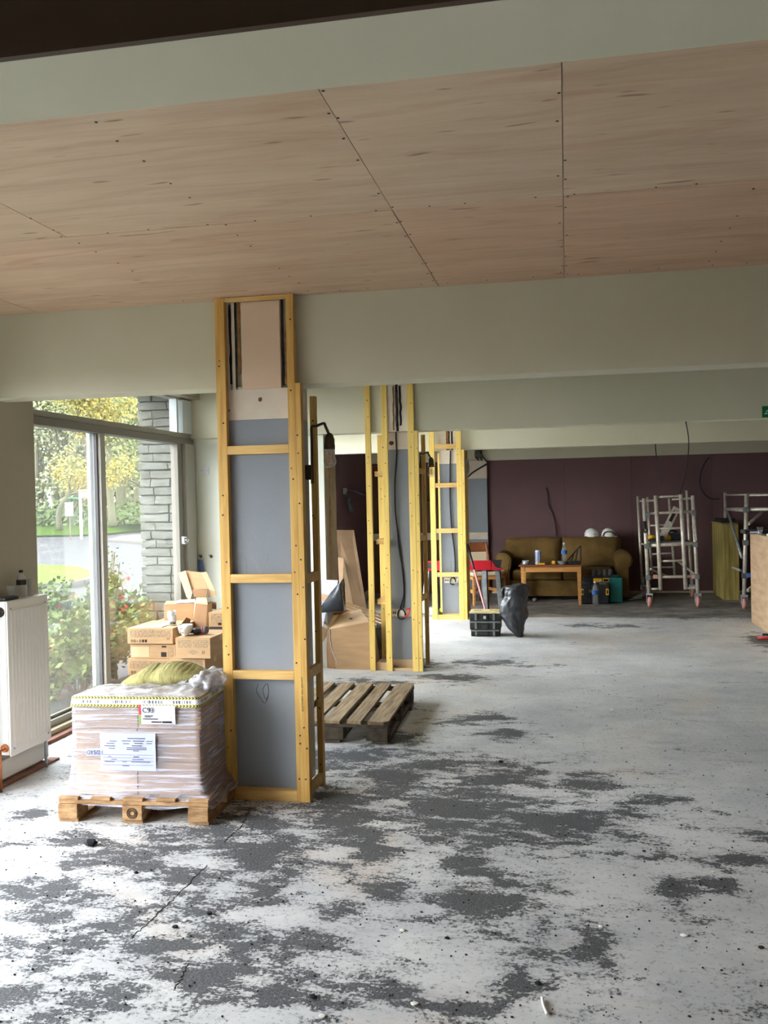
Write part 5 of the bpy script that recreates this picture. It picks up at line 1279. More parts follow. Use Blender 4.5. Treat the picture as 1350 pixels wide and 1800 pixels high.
def bag(name, label, c, rx, ry, h, seed, tilt=0, top=.25, n=40, pinch=.5, foot=.5, bulge=.0):
    bm = BM(); lv = 34; rows = []
    for i in range(lv+1):
        s = i/lv; z = h*s
        w = (foot+(1-foot)*min(1, s*3)**.6)*(1-(1-top)*max(0, (s-.55)/.45)**1.5)
        row = []
        for k in range(n):
            a = 2*PI*k/n; p = Vector((math.cos(a), math.sin(a), s*2))
            f = 1+.18*noise.noise(p*1.7+Vector((seed, 0, 0)))+.10*noise.noise(Vector((p.x*5, p.y*5, s*5+seed)))+.05*abs(noise.noise(Vector((p.x*9, p.y*9, s*4+seed))))
            row.append(bm.verts.new((c[0]+rx*w*f*math.cos(a)+tilt*s+bulge*math.sin(s*PI), c[1]+ry*w*f*math.sin(a), c[2]+z+.02*noise.noise(p*3)*s)))
        rows.append(row)
    for i in range(lv):
        for k in range(n): bm.faces.new((rows[i][k], rows[i][(k+1) % n], rows[i+1][(k+1) % n], rows[i+1][k])).smooth = True
    bm.faces.new(list(reversed(rows[0]))); bm.faces.new(rows[-1])
    return S(name, label, 'bag', bm, 'bag')
# bags and boards behind
LATEBAG = True
bm = BM()
p0 = [q(x, y, 8.08) for x, y in ((556, 1078), (603, 1074), (601, 1048), (599, 1030), (600, 1018), (594, 1024), (589, 1034), (580, 1046), (570, 1060))]
sheet(bm, p0, .10, (0, 1, 0)); bmesh.ops.triangulate(bm, faces=bm.faces[:]); bmesh.ops.subdivide_edges(bm, edges=bm.edges[:], cuts=2)
for v in bm.verts: v.co += noise.noise_vector(v.co*9)*.02
for f in bm.faces: f.smooth = True
S('bin_bag', 'black plastic bag peaked up behind the large open carton', 'bag', bm, 'bag')
def plate(name, label, cat, pts, th, m, tdir=(0, 1, 0)):
    bm = BM(); sheet(bm, pts, th, tdir); return S(name, label, cat, bm, m)
plate('board_offcut', 'torn white board offcut leaning behind the black bag', 'board', [q(x, y, 8.29) for x, y in ((560, 1019), (594, 1020), (593, 1028), (580, 1046), (568, 1100), (563, 1170), (556, 1170))], .012, 'paper')
plate('board_offcut', 'tan board offcut below the torn white one', 'board', [q(x, y, 8.265) for x, y in ((560, 1043), (581, 1047), (574, 1057), (560, 1058))], .012, 'boardpale')
plate('board_offcut', 'pale bluish sheet at the bottom of the offcuts behind the bag', 'board', [q(x, y, 8.24) for x, y in ((560, 1058), (574, 1057), (570, 1068), (560, 1076))], .012, 'paperblue')
# stack of pale planks sloping behind the middle column
for k in range(6):
    a = q(600, 1057+k*5.2, 9.35); b = q(694, 1090+k*5.6, 9.9); b.z = .012 if k == 5 else b.z; bm = BM(); bar(bm, a, b, .09, .016, (0, 0, 1), .002)
    S('plank', 'pale plank in the sloping stack behind the middle column, %s' % ['topmost', 'second from the top', 'third from the top', 'third from the bottom', 'second from the bottom', 'lowest'][k], 'plank', bm, 'boardpale', 'sloping planks')
# leaning tan board and things in the far left bay
plate('leaning_board', 'tall tan sheet leaning on the dark purple wall left of the middle column', 'board', [yat(x, y, Y) for x, y, Y in ((591, 932, 12.2), (622, 932, 12.4), (645, 1075, 11.9), (602, 1080, 11.7))], .015, 'tanboard', (0, .9, .1))
plate('leaning_board', 'shorter darker sheet in front of the tall leaning tan one', 'board', [yat(x, y, Y) for x, y, Y in ((594, 980, 12.0), (604, 982, 12.0), (628, 1094, 11.55), (599, 1096, 11.4))], .015, 'tanboard', (0, .9, .1))
p = yat(607, 863, 13.0)
t = T('wall_hook', 'small pale wall bracket with a black sock-shaped thing hanging on the dark wall', 'bracket', p)
bm = BM(); box(bm, p.x-.03, p.x+.03, p.y-.03, p.y+.01, p.z-.05, p.z+.04, .006); O('plate', bm, 'greyplastic', t)
bm = BM(); tube(bm, spline([yat(x, y, 13.0-.0*x) for x, y in ((606, 862), (618, 862), (630, 866), (641, 871))]), .012, 6); O('cable', bm, 'rubber', t)
bm = BM(); tube(bm, spline([yat(x, y, 12.98) for x, y in ((610, 866), (612, 876), (615, 888), (619, 899))]), [.02]*8+[.045]*8+[.05]*8+[.04], 8); O('hanging_bundle', bm, 'blackplastic', t)

# tool case stack
zc = 0; tx0, tx1 = zat(826, 1119).x, zat(880, 1119).x; ty = zat(850, 1119).y
hs = [.075, .095, .105]
for k, hgt in enumerate(hs):
    t = T('tool_case', ['bottom tool case of the dusty black stack beside the bin bag', 'middle tool case of the dusty black stack beside the bin bag', 'top tool case of the dusty black stack, with pale yellow lid'][k], 'tool box', ((tx0+tx1)/2, ty+.12, zc), 0, 'stacked tool cases')
    ins = .012 if k == 0 else 0
    bm = BM(); box(bm, tx0+ins, tx1-ins, ty+.0, ty+.26, zc, zc+hgt-.02, .010); O('tray', bm, 'blackplastic', t)
    bm = BM(); box(bm, tx0+ins-.004, tx1-ins+.004, ty-.006, ty+.266, zc+hgt-.02, zc+hgt-.001, .008); O('lid', bm, 'yellowlid' if k == 2 else 'greyplastic', t)
    m_ = (tx0+tx1)/2
    for s in (-.10, .10): bm = BM(); box(bm, m_+s-.012, m_+s+.012, ty-.014, ty+.002, zc+.012, zc+hgt-.012, .003); O('rib', bm, 'greyplastic', t)
    bm = BM(); box(bm, m_-.035, m_+.035, ty-.014, ty+.002, zc+.02, zc+hgt-.026, .004); O('latch', bm, 'blackplastic', t)
    if k == 2:
        bm = BM(); box(bm, m_-.014, m_+.014, ty-.017, ty-.013, zc+.028, zc+.06); O('badge', bm, 'alum', t)
        for s in (-1, 1): bm = BM(); box(bm, m_+s*.09-.045, m_+s*.09+.045, ty+.10, ty+.125, zc+hgt, zc+hgt+.014, .005); O('handle', bm, 'yellowlid', t)
    zc += hgt
def bagpx(name, label, Y, rows, depth, seed):
    """bag whose silhouette is measured: rows of (y, left x, right x)"""
    bm = BM(); n = 56; lv = []; P3 = []
    for k in range(len(rows)-1):
        for q_ in range(4):
            u = q_/4; P3.append([a+(b-a)*u for a, b in zip(rows[k], rows[k+1])])
    P3.append(rows[-1]); zmin = yat(P3[-1][1], P3[-1][0], Y).z
    for i, (y, xa, xb) in enumerate(P3):
        a = yat(xa, y, Y); b = yat(xb, y, Y); c = (a+b)/2; r_ = (b.x-a.x)/2; s_ = 1-i/len(P3); row = []
        for k in range(n):
            an = 2*PI*k/n; d = Vector((math.cos(an), math.sin(an), s_*3))
            f = 1+.09*(1-2*abs(noise.noise(Vector((d.x*2.2, d.y*2.2, s_*7+seed)))))+.05*noise.noise(Vector((d.x*6, d.y*6, s_*13+seed)))-.05
            dd = min(depth, r_*1.15+.02)
            row.append(bm.verts.new((c.x+r_*f*d.x, Y+dd*.6+dd*f*d.y, max(.002, a.z-zmin+.002+.012*noise.noise(Vector((d.x*3, d.y*3, s_*9)))))))
        lv.append(row)
    for i in range(len(lv)-1):
        for k in range(n): bm.faces.new((lv[i][k], lv[i][(k+1) % n], lv[i+1][(k+1) % n], lv[i+1][k])).smooth = True
    bm.faces.new(lv[0]); bm.faces.new(list(reversed(lv[-1])))
    return S(name, label, 'bag', bm, 'bag')
bagpx('bin_bag', 'full black bin bag standing upright beside the tool cases', 10.3, [(1030, 913, 922), (1032, 900, 926), (1036, 886, 929), (1045, 884, 930), (1052, 886, 928), (1060, 880, 927), (1070, 878, 925), (1080, 877, 927), (1088, 880, 928), (1095, 884, 924), (1104, 889, 921), (1112, 897, 921), (1120, 906, 920), (1123, 910, 919)], .13, 4)
bm = BM(); tp = yat(888, 1040, 10.36); tube(bm, spline([tp+Vector((.03, 0, .03)), tp+Vector((-.01, -.01, .035)), tp+Vector((-.032, -.01, .0)), tp+Vector((-.02, 0, -.05))]), [.01]*8+[.018]*8+[.014]*8+[.006], 8)
S('bag_ear', 'folded ear at the upper left of the upright black bin bag', 'bag', bm, 'bag')
# pole
p0, p1 = yat(821, 957, 11.9), zat(862, 1090); p1 = yat(861, 1078, 11.0); p1.z = .02
t = T('broom_pole', 'pole with dark grip and faded pink shaft leaning behind the tool cases', 'pole', p1)
mid_ = p0.lerp(p1, .33)
bm = BM(); tube(bm, [mid_, p1], .013, 10); O('shaft', bm, 'pink_pole', t)
bm = BM(); tube(bm, [p0, p0.lerp(p1, .03), p0.lerp(p1, .18), mid_], [.02, .022, .018, .015], 10); O('grip', bm, 'blackplastic', t)
# red sawhorse
YSH = 12.55
a, b = yat(745, 1003, YSH), yat(882, 985, YSH)
t = T('sawhorse', 'red-topped folding sawhorse behind the farthest boxed column', 'sawhorse', ((a.x+b.x)/2, YSH, 0))
bm = BM(); box(bm, a.x, b.x-.14, YSH-.035, YSH+.035, a.z, b.z, .006); O('top_beam', bm, 'red', t)
bm = BM(); prism(bm, [(b.x-.14, a.z), (b.x, a.z), (b.x, a.z+.03), (b.x-.03, a.z+.03), (b.x-.08, a.z+.045), (b.x-.13, b.z)], YSH-.034, YSH+.034, 'Y'); O('end_piece', bm, 'red', t)
bm = BM(); prism(bm, [(b.x-.02, a.z+.035), (b.x-.08, a.z+.05), (b.x-.125, b.z+.004), (b.x, b.z+.004)], YSH-.040, YSH+.040, 'Y'); O('end_cap', bm, 'blackplastic', t)
bm = BM(); prism(bm, [(a.x+.02, a.z+.03), (a.x+.02, b.z-.02), (a.x+.16, b.z-.02), (a.x+.12, a.z+.03)], YSH-.040, YSH-.03, 'Y'); O('end_cap', bm, 'blackplastic', t)
for (xt, xb, yo_, mm) in ((851, 856, -.18, 'steel'), (874, 879, .2, 'steel'), (751, 748, -.18, 'steel'), (764, 768, .2, 'blackplastic')):
    A1 = yat(xt, 1003, YSH); B1 = Vector((yat(xb, 1075, YSH).x, YSH+yo_, 0)); bm = BM(); bar(bm, B1+Vector((0, 0, .0)), A1, .06, .03, (0, 1, 0), .003); O('leg', bm, mm, t)
    bm = BM(); bar(bm, B1+Vector((.035, .012, 0)), A1+Vector((.035, .012, 0)), .022, .03, (0, 1, 0)); O('leg_rib', bm, 'blackplastic', t)
# ball
p = zat(777, 1073); bm = BM(); r_ = .042; Yb = 12.35; pc = yat(777, 1063, Yb); ellip(bm, (pc.x, Yb, r_), r_, r_, r_, 3); S('ball', 'fluorescent yellow-green ball on the floor behind the farthest column', 'ball', bm, 'tennis')
# block by the last column foot
bm = BM(); p = yat(762, 1075, 12.25); box(bm, p.x-.05, p.x+.03, 12.2, 12.32, 0, .10, .004); S('wood_block', 'grey block on the floor left of the farthest column foot', 'block', bm, 'steel')
bagpx('bin_bag', 'black bin bag slumped behind the left posts of the middle column', 8.8, [(1103, 652, 662), (1105, 643, 672), (1110, 638, 682), (1120, 634, 688), (1130, 636, 691), (1140, 640, 692), (1150, 643, 691), (1158, 647, 688), (1162, 650, 684)], .16, 9)
# ================================================================ FAR BAY
def tb(bm, pts, r, seg=8): tube(bm, pts, r, seg)
# ---- sofa
SY0, SY1 = 13.88, 14.80
xa, xb = yat(868, 1000, SY0).x, yat(1113, 1000, SY0).x
so = T('sofa', 'olive-brown two-seat sofa with rolled arms against the purple wall', 'sofa', ((xa+xb)/2, 14.3, 0))
W_ = .27
bm = BM(); box(bm, xa+.08, xb-.08, SY0+.06, SY1, .06, .30, .02); O('base', bm, 'sofa', so)
for k, xc in enumerate((xa+.12, xb-.12)):
    for y in (SY0+.12, SY1-.1): bm = BM(); lathe(bm, (xc, y, 0), [(.022, 0), (.028, .06)], 10); O('foot', bm, 'brownwood', so)
mid = (xa+xb)/2
for (a, b) in ((xa+W_, mid-.004), (mid+.004, xb-W_)):
    bm = BM(); box(bm, a, b, SY0+.02, SY1-.25, .30, .45, .045)
    for v in bm.verts: v.co.z += .015*math.sin((v.co.x-a)/(b-a)*PI) if v.co.z > .4 else 0
    for f in bm.faces: f.smooth = True
    O('seat_cushion', bm, 'sofa', so)
bm = BM(); box(bm, xa+.10, xb-.10, SY1-.22, SY1, .25, .80, .05); O('back_frame', bm, 'sofa', so)
for k, (a, b) in enumerate(((xa+.13, mid-.002), (mid+.002, xb-.13))):
    bm = BM(); n = 14; rows = []
    for side in (0, 1):
        g_ = []
        for j in range(n+1):
            row = []
            for i in range(n+1):
                u, v = i/n, j/n; x = a+(b-a)*u; z = .43+.47*v; e = (math.sin(PI*u)*math.sin(PI*v))**.35
                y = SY1-.24-.02*v - (0 if side else (.02+.15*e))+.0
                z += .012*math.sin(u*PI)*v+.008*noise.noise(Vector((x*4, z*4, k))); y += .012*noise.noise(Vector((x*5, z*5, 9)))
                row.append(bm.verts.new((x, y, z)))
            g_.append(row)
        rows.append(g_)
        for j in range(n):
            for i in range(n): bm.faces.new((g_[j][i], g_[j][i+1], g_[j+1][i+1], g_[j+1][i])).smooth = True
    F0, F1 = rows
    for j in range(n):
        bm.faces.new((F0[j][0], F0[j+1][0], F1[j+1][0], F1[j][0])); bm.faces.new((F0[j][n], F1[j][n], F1[j+1][n], F0[j+1][n]))
        bm.faces.new((F0[0][j], F1[0][j], F1[0][j+1], F0[0][j+1])); bm.faces.new((F0[n][j], F0[n][j+1], F1[n][j+1], F1[n][j]))
    O('back_cushion', bm, 'sofa', so)
for k, s_ in ((0, 1), (1, -1)):
    xo = xa if k == 0 else xb; bm = BM()
    pts = [(xo+s_*.05, .06), (xo+s_*.05, .50)]
    for i in range(13):
        an = PI*1.15-i*PI*1.3/12; pts.append((xo+s_*(.125-.125*math.cos(an)*-1*-1), .60+.125*math.sin(an)))
    pts = [(xo+s_*.06, .06), (xo+s_*.06, .50)]+[(xo+s_*(.13-.13*math.cos(i*PI/12+(-.45 if i < 3 else 0))), .585+.13*math.sin(i*PI/12+(-.45 if i < 3 else 0))) for i in range(13)]+[(xo+s_*.23, .45), (xo+s_*.23, .06)]
    prism(bm, pts, SY0, SY1-.05, 'Y'); 
    O('arm', bm, 'sofa', so)
    bm = BM(); lathe(bm, (xo+s_*.13, SY0-.018, .585), [(.02, 0), (.085, .004), (.118, .012), (.125, .03)], 24, 'Y'); O('arm_facing', bm, 'sofa', so)
    bm = BM(); box(bm, xo+s_*.145-.075, xo+s_*.145+.075, SY0-.012, SY0+.02, .06, .52, .012); O('arm_front_panel', bm, 'sofa', so)
# helmets
for k, (px, py, rot) in enumerate(((1040, 948, .2), (1070, 946, 2.9))):
    c = yat(px, py, 14.60); hz = .905
    h_ = T('hard_hat', ['white hard hat on the sofa back, left one, peak towards the right', 'white hard hat on the sofa back, right one, tipped open to the front'][k], 'helmet', (c.x, 14.60, hz-.0), 0, 'hard hats on the sofa')
    bm = BM()
    lathe(bm, (c.x, 14.60, hz-.005), [(.105, 0), (.108, .02), (.104, .06), (.085, .10), (.05, .125), (.012, .135)], 24); O('shell', bm, 'mug', h_)
    bm = BM(); prism(bm, [(c.x+(.08 if k == 0 else -.12), 14.50), (c.x+(.15 if k == 0 else .12), 14.53), (c.x+(.15 if k == 0 else .10), 14.62), (c.x+(.08 if k == 0 else -.10), 14.60)], hz-.006, hz+.006, 'Z'); O('peak', bm, 'mug', h_)
    bm = BM(); box(bm, c.x+.03, c.x+.075, 14.60-.106, 14.60-.09, hz+.035, hz+.042) if k == 0 else tube(bm, spline([(c.x-.09, 14.51, hz+.01), (c.x-.06, 14.495, hz+.06), (c.x, 14.49, hz+.075), (c.x+.07, 14.495, hz+.055), (c.x+.1, 14.51, hz+.01)]), .008, 6); O('slot' if k == 0 else 'head_band', bm, 'ink', h_)
# ---- coffee table
TY = 13.35; xa, xb = yat(912, 993, TY).x, yat(1022, 993, TY).x; tz = yat(970, 993, TY).z
ct = T('coffee_table', 'low beech table with brown top in front of the sofa', 'table', ((xa+xb)/2, TY+.22, 0))
bm = BM(); box(bm, xa, xb, TY-.02, TY+.46, tz-.022, tz, .005); O('tabletop', bm, 'brownwood', ct)
for x in (xa+.03, xb-.055):
    for y in (TY+.0, TY+.40): bm = BM(); prism(bm, [(x-.005, tz-.023), (x+.05, tz-.023), (x+.042, 0), (x+.006, 0)], y, y+.045, 'Y'); O('leg', bm, 'beech', ct)
for (x0_, x1_, y0_, y1_) in ((xa+.08, xb-.055, TY+.008, TY+.03), (xa+.08, xb-.055, TY+.41, TY+.43)): bm = BM(); box(bm, x0_, x1_, y0_, y1_, tz-.10, tz-.023); O('apron', bm, 'beech', ct)
for x in (xa+.04, xb-.05): bm = BM(); box(bm, x, x+.02, TY+.046, TY+.40, tz-.10, tz-.023); O('apron', bm, 'beech', ct)
TX = lambda px: yat(px, 990, TY+.15).x
e_ = tz+.001
mg = cup('enamel_mug', 'grey metal mug at the left end of the coffee table', (TX(924), TY+.15, e_), .055, .045, .05, 'steel')
bm = BM(); box(bm, TX(930), TX(938), TY+.12, TY+.2, e_, e_+.03, .006); S('small_black_box', 'small black object right of the grey mug on the coffee table', 'box', bm, 'blackplastic')
t = T('drink_carton', 'tall blue and white drink can on the coffee table', 'can', (TX(946), TY+.15, e_))
bm = BM(); lathe(bm, (TX(946), TY+.15, e_), [(.036, 0), (.040, .01), (.040, .185), (.032, .20)], 18); O('body', bm, 'paper', t)
for k in range(3): bm = BM(); a = -PI/2+(k-1)*.8; x = TX(946)+.0405*math.cos(a); y = TY+.15+.0405*math.sin(a); obox(bm, (x, y, e_+.10), (.006*math.sin(-a), .006*math.cos(a), 0), (.0008*math.cos(a), .0008*math.sin(a), 0), (0, 0, .075)); O('blue_stripe', bm, 'bluelabel', t)
bm = BM(); box(bm, TX(944), TX(958), TY+.02, TY+.07, e_, e_+.026, .006); S('spirit_level', 'short yellow level lying below the blue and white can', 'tool', bm, 'yellow')
t = T('tape_measure', 'small yellow and black tape measure in the middle of the coffee table', 'tool', (TX(973), TY+.1, e_))
bm = BM(); box(bm, TX(970), TX(976), TY+.07, TY+.12, e_, e_+.05, .012); O('case', bm, 'yellow', t)
bm = BM(); box(bm, TX(967), TX(970)-.001, TY+.07, TY+.12, e_, e_+.03, .006); box(bm, TX(976)+.001, TX(979), TY+.07, TY+.12, e_, e_+.025, .006); O('grip', bm, 'blackplastic', t)
bottle('water_bottle', 'tall blue-labelled water bottle standing on the coffee table', (TX(992), TY+.2, e_), .30, .042, .02, 'bluelabel', cap='white')
bm = BM(); lathe(bm, (TX(989), TY+.05, e_), [(.05, 0), (.075, .05), (.072, .05), (.048, .004), (.001, .004)], 20, cap=False); S('plastic_tub', 'shallow grey plastic tub in front of the bottle on the coffee table', 'tub', bm, 'greyplastic')
t = T('metal_bracket', 'black triangular bracket frame standing on the coffee table', 'bracket', (TX(1008), TY+.25, e_))
A1, B1, C1_ = yat(994, 990, TY+.25), yat(1021, 990, TY+.25), yat(1021, 959, TY+.25)
A1.z = B1.z = e_+.012
for a, b in ((A1, B1), (B1, C1_), (A1, C1_), (A1.lerp(B1, .35), A1.lerp(C1_, .55)), (A1.lerp(B1, .65), A1.lerp(C1_, .8))): bm = BM(); bar(bm, a, b, .02, .02, (0, 1, 0)); O('strut', bm, 'blackplastic', t)
bm = BM(); box(bm, TX(1000), TX(1019), TY+.02, TY+.15, e_, e_+.045, .01); S('nail_gun_case', 'flat black case at the right end of the coffee table', 'case', bm, 'blackplastic')
# ---- things right of the table
def casebox(name, label, cat, xa, xb, ya, yb, Y, d, m, extra=None):
    a = zat(xa, yb); a = yat(xa, yb, Y); b = yat(xb, ya, Y); zt_ = b.z-a.z
    t = T(name, label, cat, ((a.x+b.x)/2, Y+d/2, 0)); bm = BM(); box(bm, a.x, b.x, Y, Y+d, .002, zt_, .02); O('shell', bm, m, t); return t, a.x, b.x, zt_
t, x0_, x1_, zt_ = casebox('power_tool_case', 'dark grey tool case with yellow latches on the floor right of the table', 'tool box', 1021, 1070, 1019, 1055, 13.45, .15, 'blackplastic')
for x in (x0_+.015, x1_-.03):
    bm = BM(); box(bm, x-.012, x+.028, 13.438, 13.45, .13, .22, .004); O('latch', bm, 'yellow', t)
    bm = BM(); box(bm, x-.002, x+.018, 13.434, 13.438, .15, .20); O('latch_slot', bm, 'ink', t)
for x in (x0_+.03, x1_-.13): bm = BM(); box(bm, x, x+.10, 13.44, 13.5, zt_-.01, zt_+.02, .008); O('corner_cap', bm, 'slate', t)
text('DE', .045, 'yellow', t, (x0_+.11, 13.437, .17), (1, 0, 0), (0, 0, 1))
t, a_, b_, z2 = casebox('upper_tool_case', 'black tool case with a yellow handle standing behind the grey one', 'tool box', 1026, 1078, 1006, 1053, 13.63, .15, 'blackplastic')
bm = BM(); box(bm, a_+.14, a_+.26, 13.615, 13.63, z2-.085, z2-.03, .006); O('yellow_handle', bm, 'yellow', t)
bm = BM(); x = a_+.27
for (q0, q1, q2, q3) in ((x, x+.09, z2-.04, z2-.028), (x, x+.09, z2-.088, z2-.076), (x, x+.012, z2-.076, z2-.04), (x+.078, x+.09, z2-.076, z2-.04)): box(bm, q0, q1, 13.612, 13.63, q2, q3)
O('handle_ring', bm, 'yellow', t)
for k in range(4):
    x = yat(1044+k*9.6, 1000, 13.70).x; bm = BM(); lathe(bm, (x, 13.70, z2+.001), [(.03, 0), (.032, .01), (.032, .085), (.028, .09)], 14)
    S('canister', 'dark canister in the row on top of the black tool case, %s' % ['leftmost', 'second from left', 'third from left', 'rightmost'][k], 'can', bm, 'slate', 'canisters on the tool case')
t, a_, b_, z3 = casebox('teal_case', 'dark teal tool case standing on edge in front of the right sofa arm', 'tool box', 1071, 1094, 1008, 1053, 13.60, .22, 'teal')
bm = BM(); box(bm, (a_+b_)/2-.05, (a_+b_)/2+.05, 13.70, 13.73, z3, z3+.03, .008); O('handle', bm, 'teal', t)
for k, (px, py, lb_) in enumerate(((1046.5, 1064, 'nearer clear plastic water bottle on the floor before the tool cases'), (1056.5, 1061, 'clear plastic water bottle just behind and right of the nearer one'))):
    c = zat(px, py); c.z = .001; bottle('water_bottle', lb_, c, .33, .044, .018, 'bluelabel', cap='white', group='water bottles on the floor')
bm = BM(); c = zat(940, 1058); ellip(bm, (c.x, c.y, .032), .035, .035, .032, 2); S('plastic_cup', 'pale round tape reel on the floor under the coffee table', 'reel', bm, 'greyplastic')
bm = BM(); a = zat(988, 1052); b = zat(1020, 1050); a.z = b.z = .012; bar(bm, a, b, .03, .02); S('dark_strip', 'dark strip of metal on the floor below the coffee table', 'strip', bm, 'slate')
# bits in the dark corner between sofa and tower
for k, (x0_, y0_, x1_, y1_) in enumerate(((1106, 1056, 1128, 1053), (1112, 1048, 1132, 1056), (1118, 1040, 1131, 1052))):
    a = zat(x0_, y0_ if k == 0 else 1056-k); b = zat(x1_, 1054-k); a.z = .015+.02*k; b.z = .03+.03*k; bm = BM(); bar(bm, a, b, .03, .02)
    S('metal_offcut', 'pale metal offcut in the dark corner left of the scaffold tower, %s' % ['lowest', 'middle', 'uppermost'][k], 'offcut', bm, 'steel', 'metal offcuts')
# ---- dining chairs
def chair(label, c, rz, seat='cream', stool=False):
    t = T('stool' if stool else 'dining_chair', label, 'stool' if stool else 'chair', c, rz)
    bm = BM(); box(bm, -.21, .21, -.21, .20, .42, .475, .02); O('seat', bm, seat, t, local=True)
    for (x, y, h) in ((-.19, -.19, .42), (.19, -.19, .42)): bm = BM(); bar(bm, (x*1.03, y*1.05, 0), (x, y, h), .035, .035, (0, 1, 0), .004); O('leg', bm, 'beech', t, local=True)
    for x in (-.19, .19): bm = BM(); tube(bm, spline([(x*1.02, .26, 0), (x, .20, .42)]+([] if stool else [(x, .22, .65), (x*.98, .29, .87)])), .02, 8); O('leg', bm, 'brownwood', t, local=True)
    for (a, b) in (((-.19, -.19, .39), (.19, -.19, .39)), ((-.19, .19, .39), (.19, .19, .39)), ((-.19, -.19, .39), (-.19, .19, .39)), ((.19, -.19, .39), (.19, .19, .39)), ((-.19, -.19, .2), (-.19, .22, .2)), ((.19, -.19, .2), (.19, .22, .2))): bm = BM(); bar(bm, a, b, .02, .045); O('rail', bm, 'beech', t, local=True)
    if stool: return t
    bm = BM()
    n = 10; rr = []
    for i in range(n+1):
        u = i/n*2-1; rr.append([bm.verts.new((u*.2, .285+.02*(1-u*u)+dy, z)) for dy, z in ((0, .74), (0, .88), (.018, .88), (.018, .74))])
    for i in range(n):
        for k in range(4): bm.faces.new((rr[i][k], rr[i][(k+1) % 4], rr[i+1][(k+1) % 4], rr[i+1][k]))
    bm.faces.new(rr[0]); bm.faces.new(list(reversed(rr[-1]))); O('backrest', bm, 'brownwood', t, local=True)
    bm = BM(); box(bm, -.17, .17, .235, .255, .55, .74, .006); O('back_pad', bm, 'cream', t, local=True)
    return t
p = yat(848, 1040, 13.55); chair('wooden chair with cream seat behind the red sawhorse', (p.x, 13.5, 0), .45)
p = yat(880, 1040, 14.0); chair('low cream-topped wooden stool between the sawhorse and the sofa arm', (p.x-.13, 13.62, 0), -.1, stool=True)
# ---- scaffold tower
def scaff(name, label, Yn, Yf, pl):
    t = T(name, label, 'scaffold', (yat(1180, 1060, Yn).x if name != 'x' else 0, (Yn+Yf)/2, 0)); return t
Yn, Yf = 13.15, 14.35
st = T('scaffold_tower', 'aluminium scaffold tower with ladder frame and castors, right of the sofa', 'scaffold', (yat(1185, 1060, Yn).x, (Yn+Yf)/2, 0), 0, 'aluminium scaffold towers')
R_ = .024
def sp_(x, y, Y): return yat(x, y, Y)
def tubep(parent, name, a, b, r=R_, m='alum'):
    bm = BM(); tube(bm, [a, b], r, 10); return O(name, bm, m, parent)
for (xt, yt, xb_, yb_) in ((1131.5, 876, 1140.5, 1045), (1217.5, 871, 1227, 1048)):
    tubep(st, 'corner_post', sp_(xt, yt, Yn), sp_(xb_, yb_, Yn), .026)
for (xt, yt, xb_, yb_) in ((1152.5, 871, 1161.5, 1037), (1196.5, 869, 1205.5, 1036)): tubep(st, 'ladder_stile', sp_(xt, yt, Yn), sp_(xb_, yb_, Yn), .028)
for (x0_, y0_, x1_, y1_, r_) in ((1153, 874, 1196, 871.5, .016), (1132, 903, 1218, 899, .018), (1156, 929.5, 1198, 928, .016), (1136, 959, 1224, 955, .026), (1160, 986.5, 1202, 985, .016), (1139, 1015, 1226, 1013, .020), (1143, 1035.5, 1158, 1035, .018), (1209, 1034, 1225, 1033, .018), (1134, 880.5, 1151, 880, .014), (1200, 877, 1217, 876, .014)):
    tubep(st, 'rung', sp_(x0_, y0_, Yn+.02), sp_(x1_, y1_, Yn+.02), r_)
for (xt, yt, xb_, yb_) in ((1121, 872, 1129, 1036), (1138, 874, 1146, 1010), (1176, 876, 1186, 1012), (1207, 862, 1216, 1034)): tubep(st, 'rear_post', sp_(xt, yt, Yf), sp_(xb_, yb_, Yf), .02)
for (x0_, y0_, x1_, y1_) in ((1123, 881, 1150, 879), (1181, 878, 1214, 876), (1142, 924, 1180, 922), (1146, 974, 1183, 972), (1147, 997, 1184, 997)): tubep(st, 'rear_rung', sp_(x0_, y0_, Yf), sp_(x1_, y1_, Yf), .014)
for (x0_, y0_) in ((1138, 905), (1137, 960), (1222, 957), (1219, 901), (1139.5, 1015), (1225, 1013)):
    c = sp_(x0_, y0_, Yn); bm = BM(); box(bm, c.x-.034, c.x+.034, c.y-.034, c.y+.034, c.z-.035, c.z+.035, .008); O('clamp', bm, 'greyplastic', st)
pz = sp_(1180, 953, Yn).z
a, b = sp_(1136, 955, Yn), sp_(1221, 953, Yn)
bm = BM(); box(bm, a.x+.05, b.x-.03, Yn+.05, Yf-.05, pz-.03, pz, .004); O('platform', bm, 'greyplastic', st)
for (a, b) in ((sp_(1137, 958, Yn), sp_(1126, 955, Yf)), (sp_(1224, 955, Yn), sp_(1212, 953, Yf)), (sp_(1143, 1000, Yn), sp_(1175, 1014, Yf)), (sp_(1190, 985, Yf), sp_(1224, 1012, Yn))): tubep(st, 'brace', a, b, .016)
for (x0_, c_) in ((1144, 'orange'), (1212, 'orange')): c = sp_(x0_+8, 1014, Yn); bm = BM(); box(bm, c.x-.03, c.x+.03, c.y-.02, c.y+.02, c.z-.025, c.z+.03, .008); O('brace_hook', bm, c_, st)
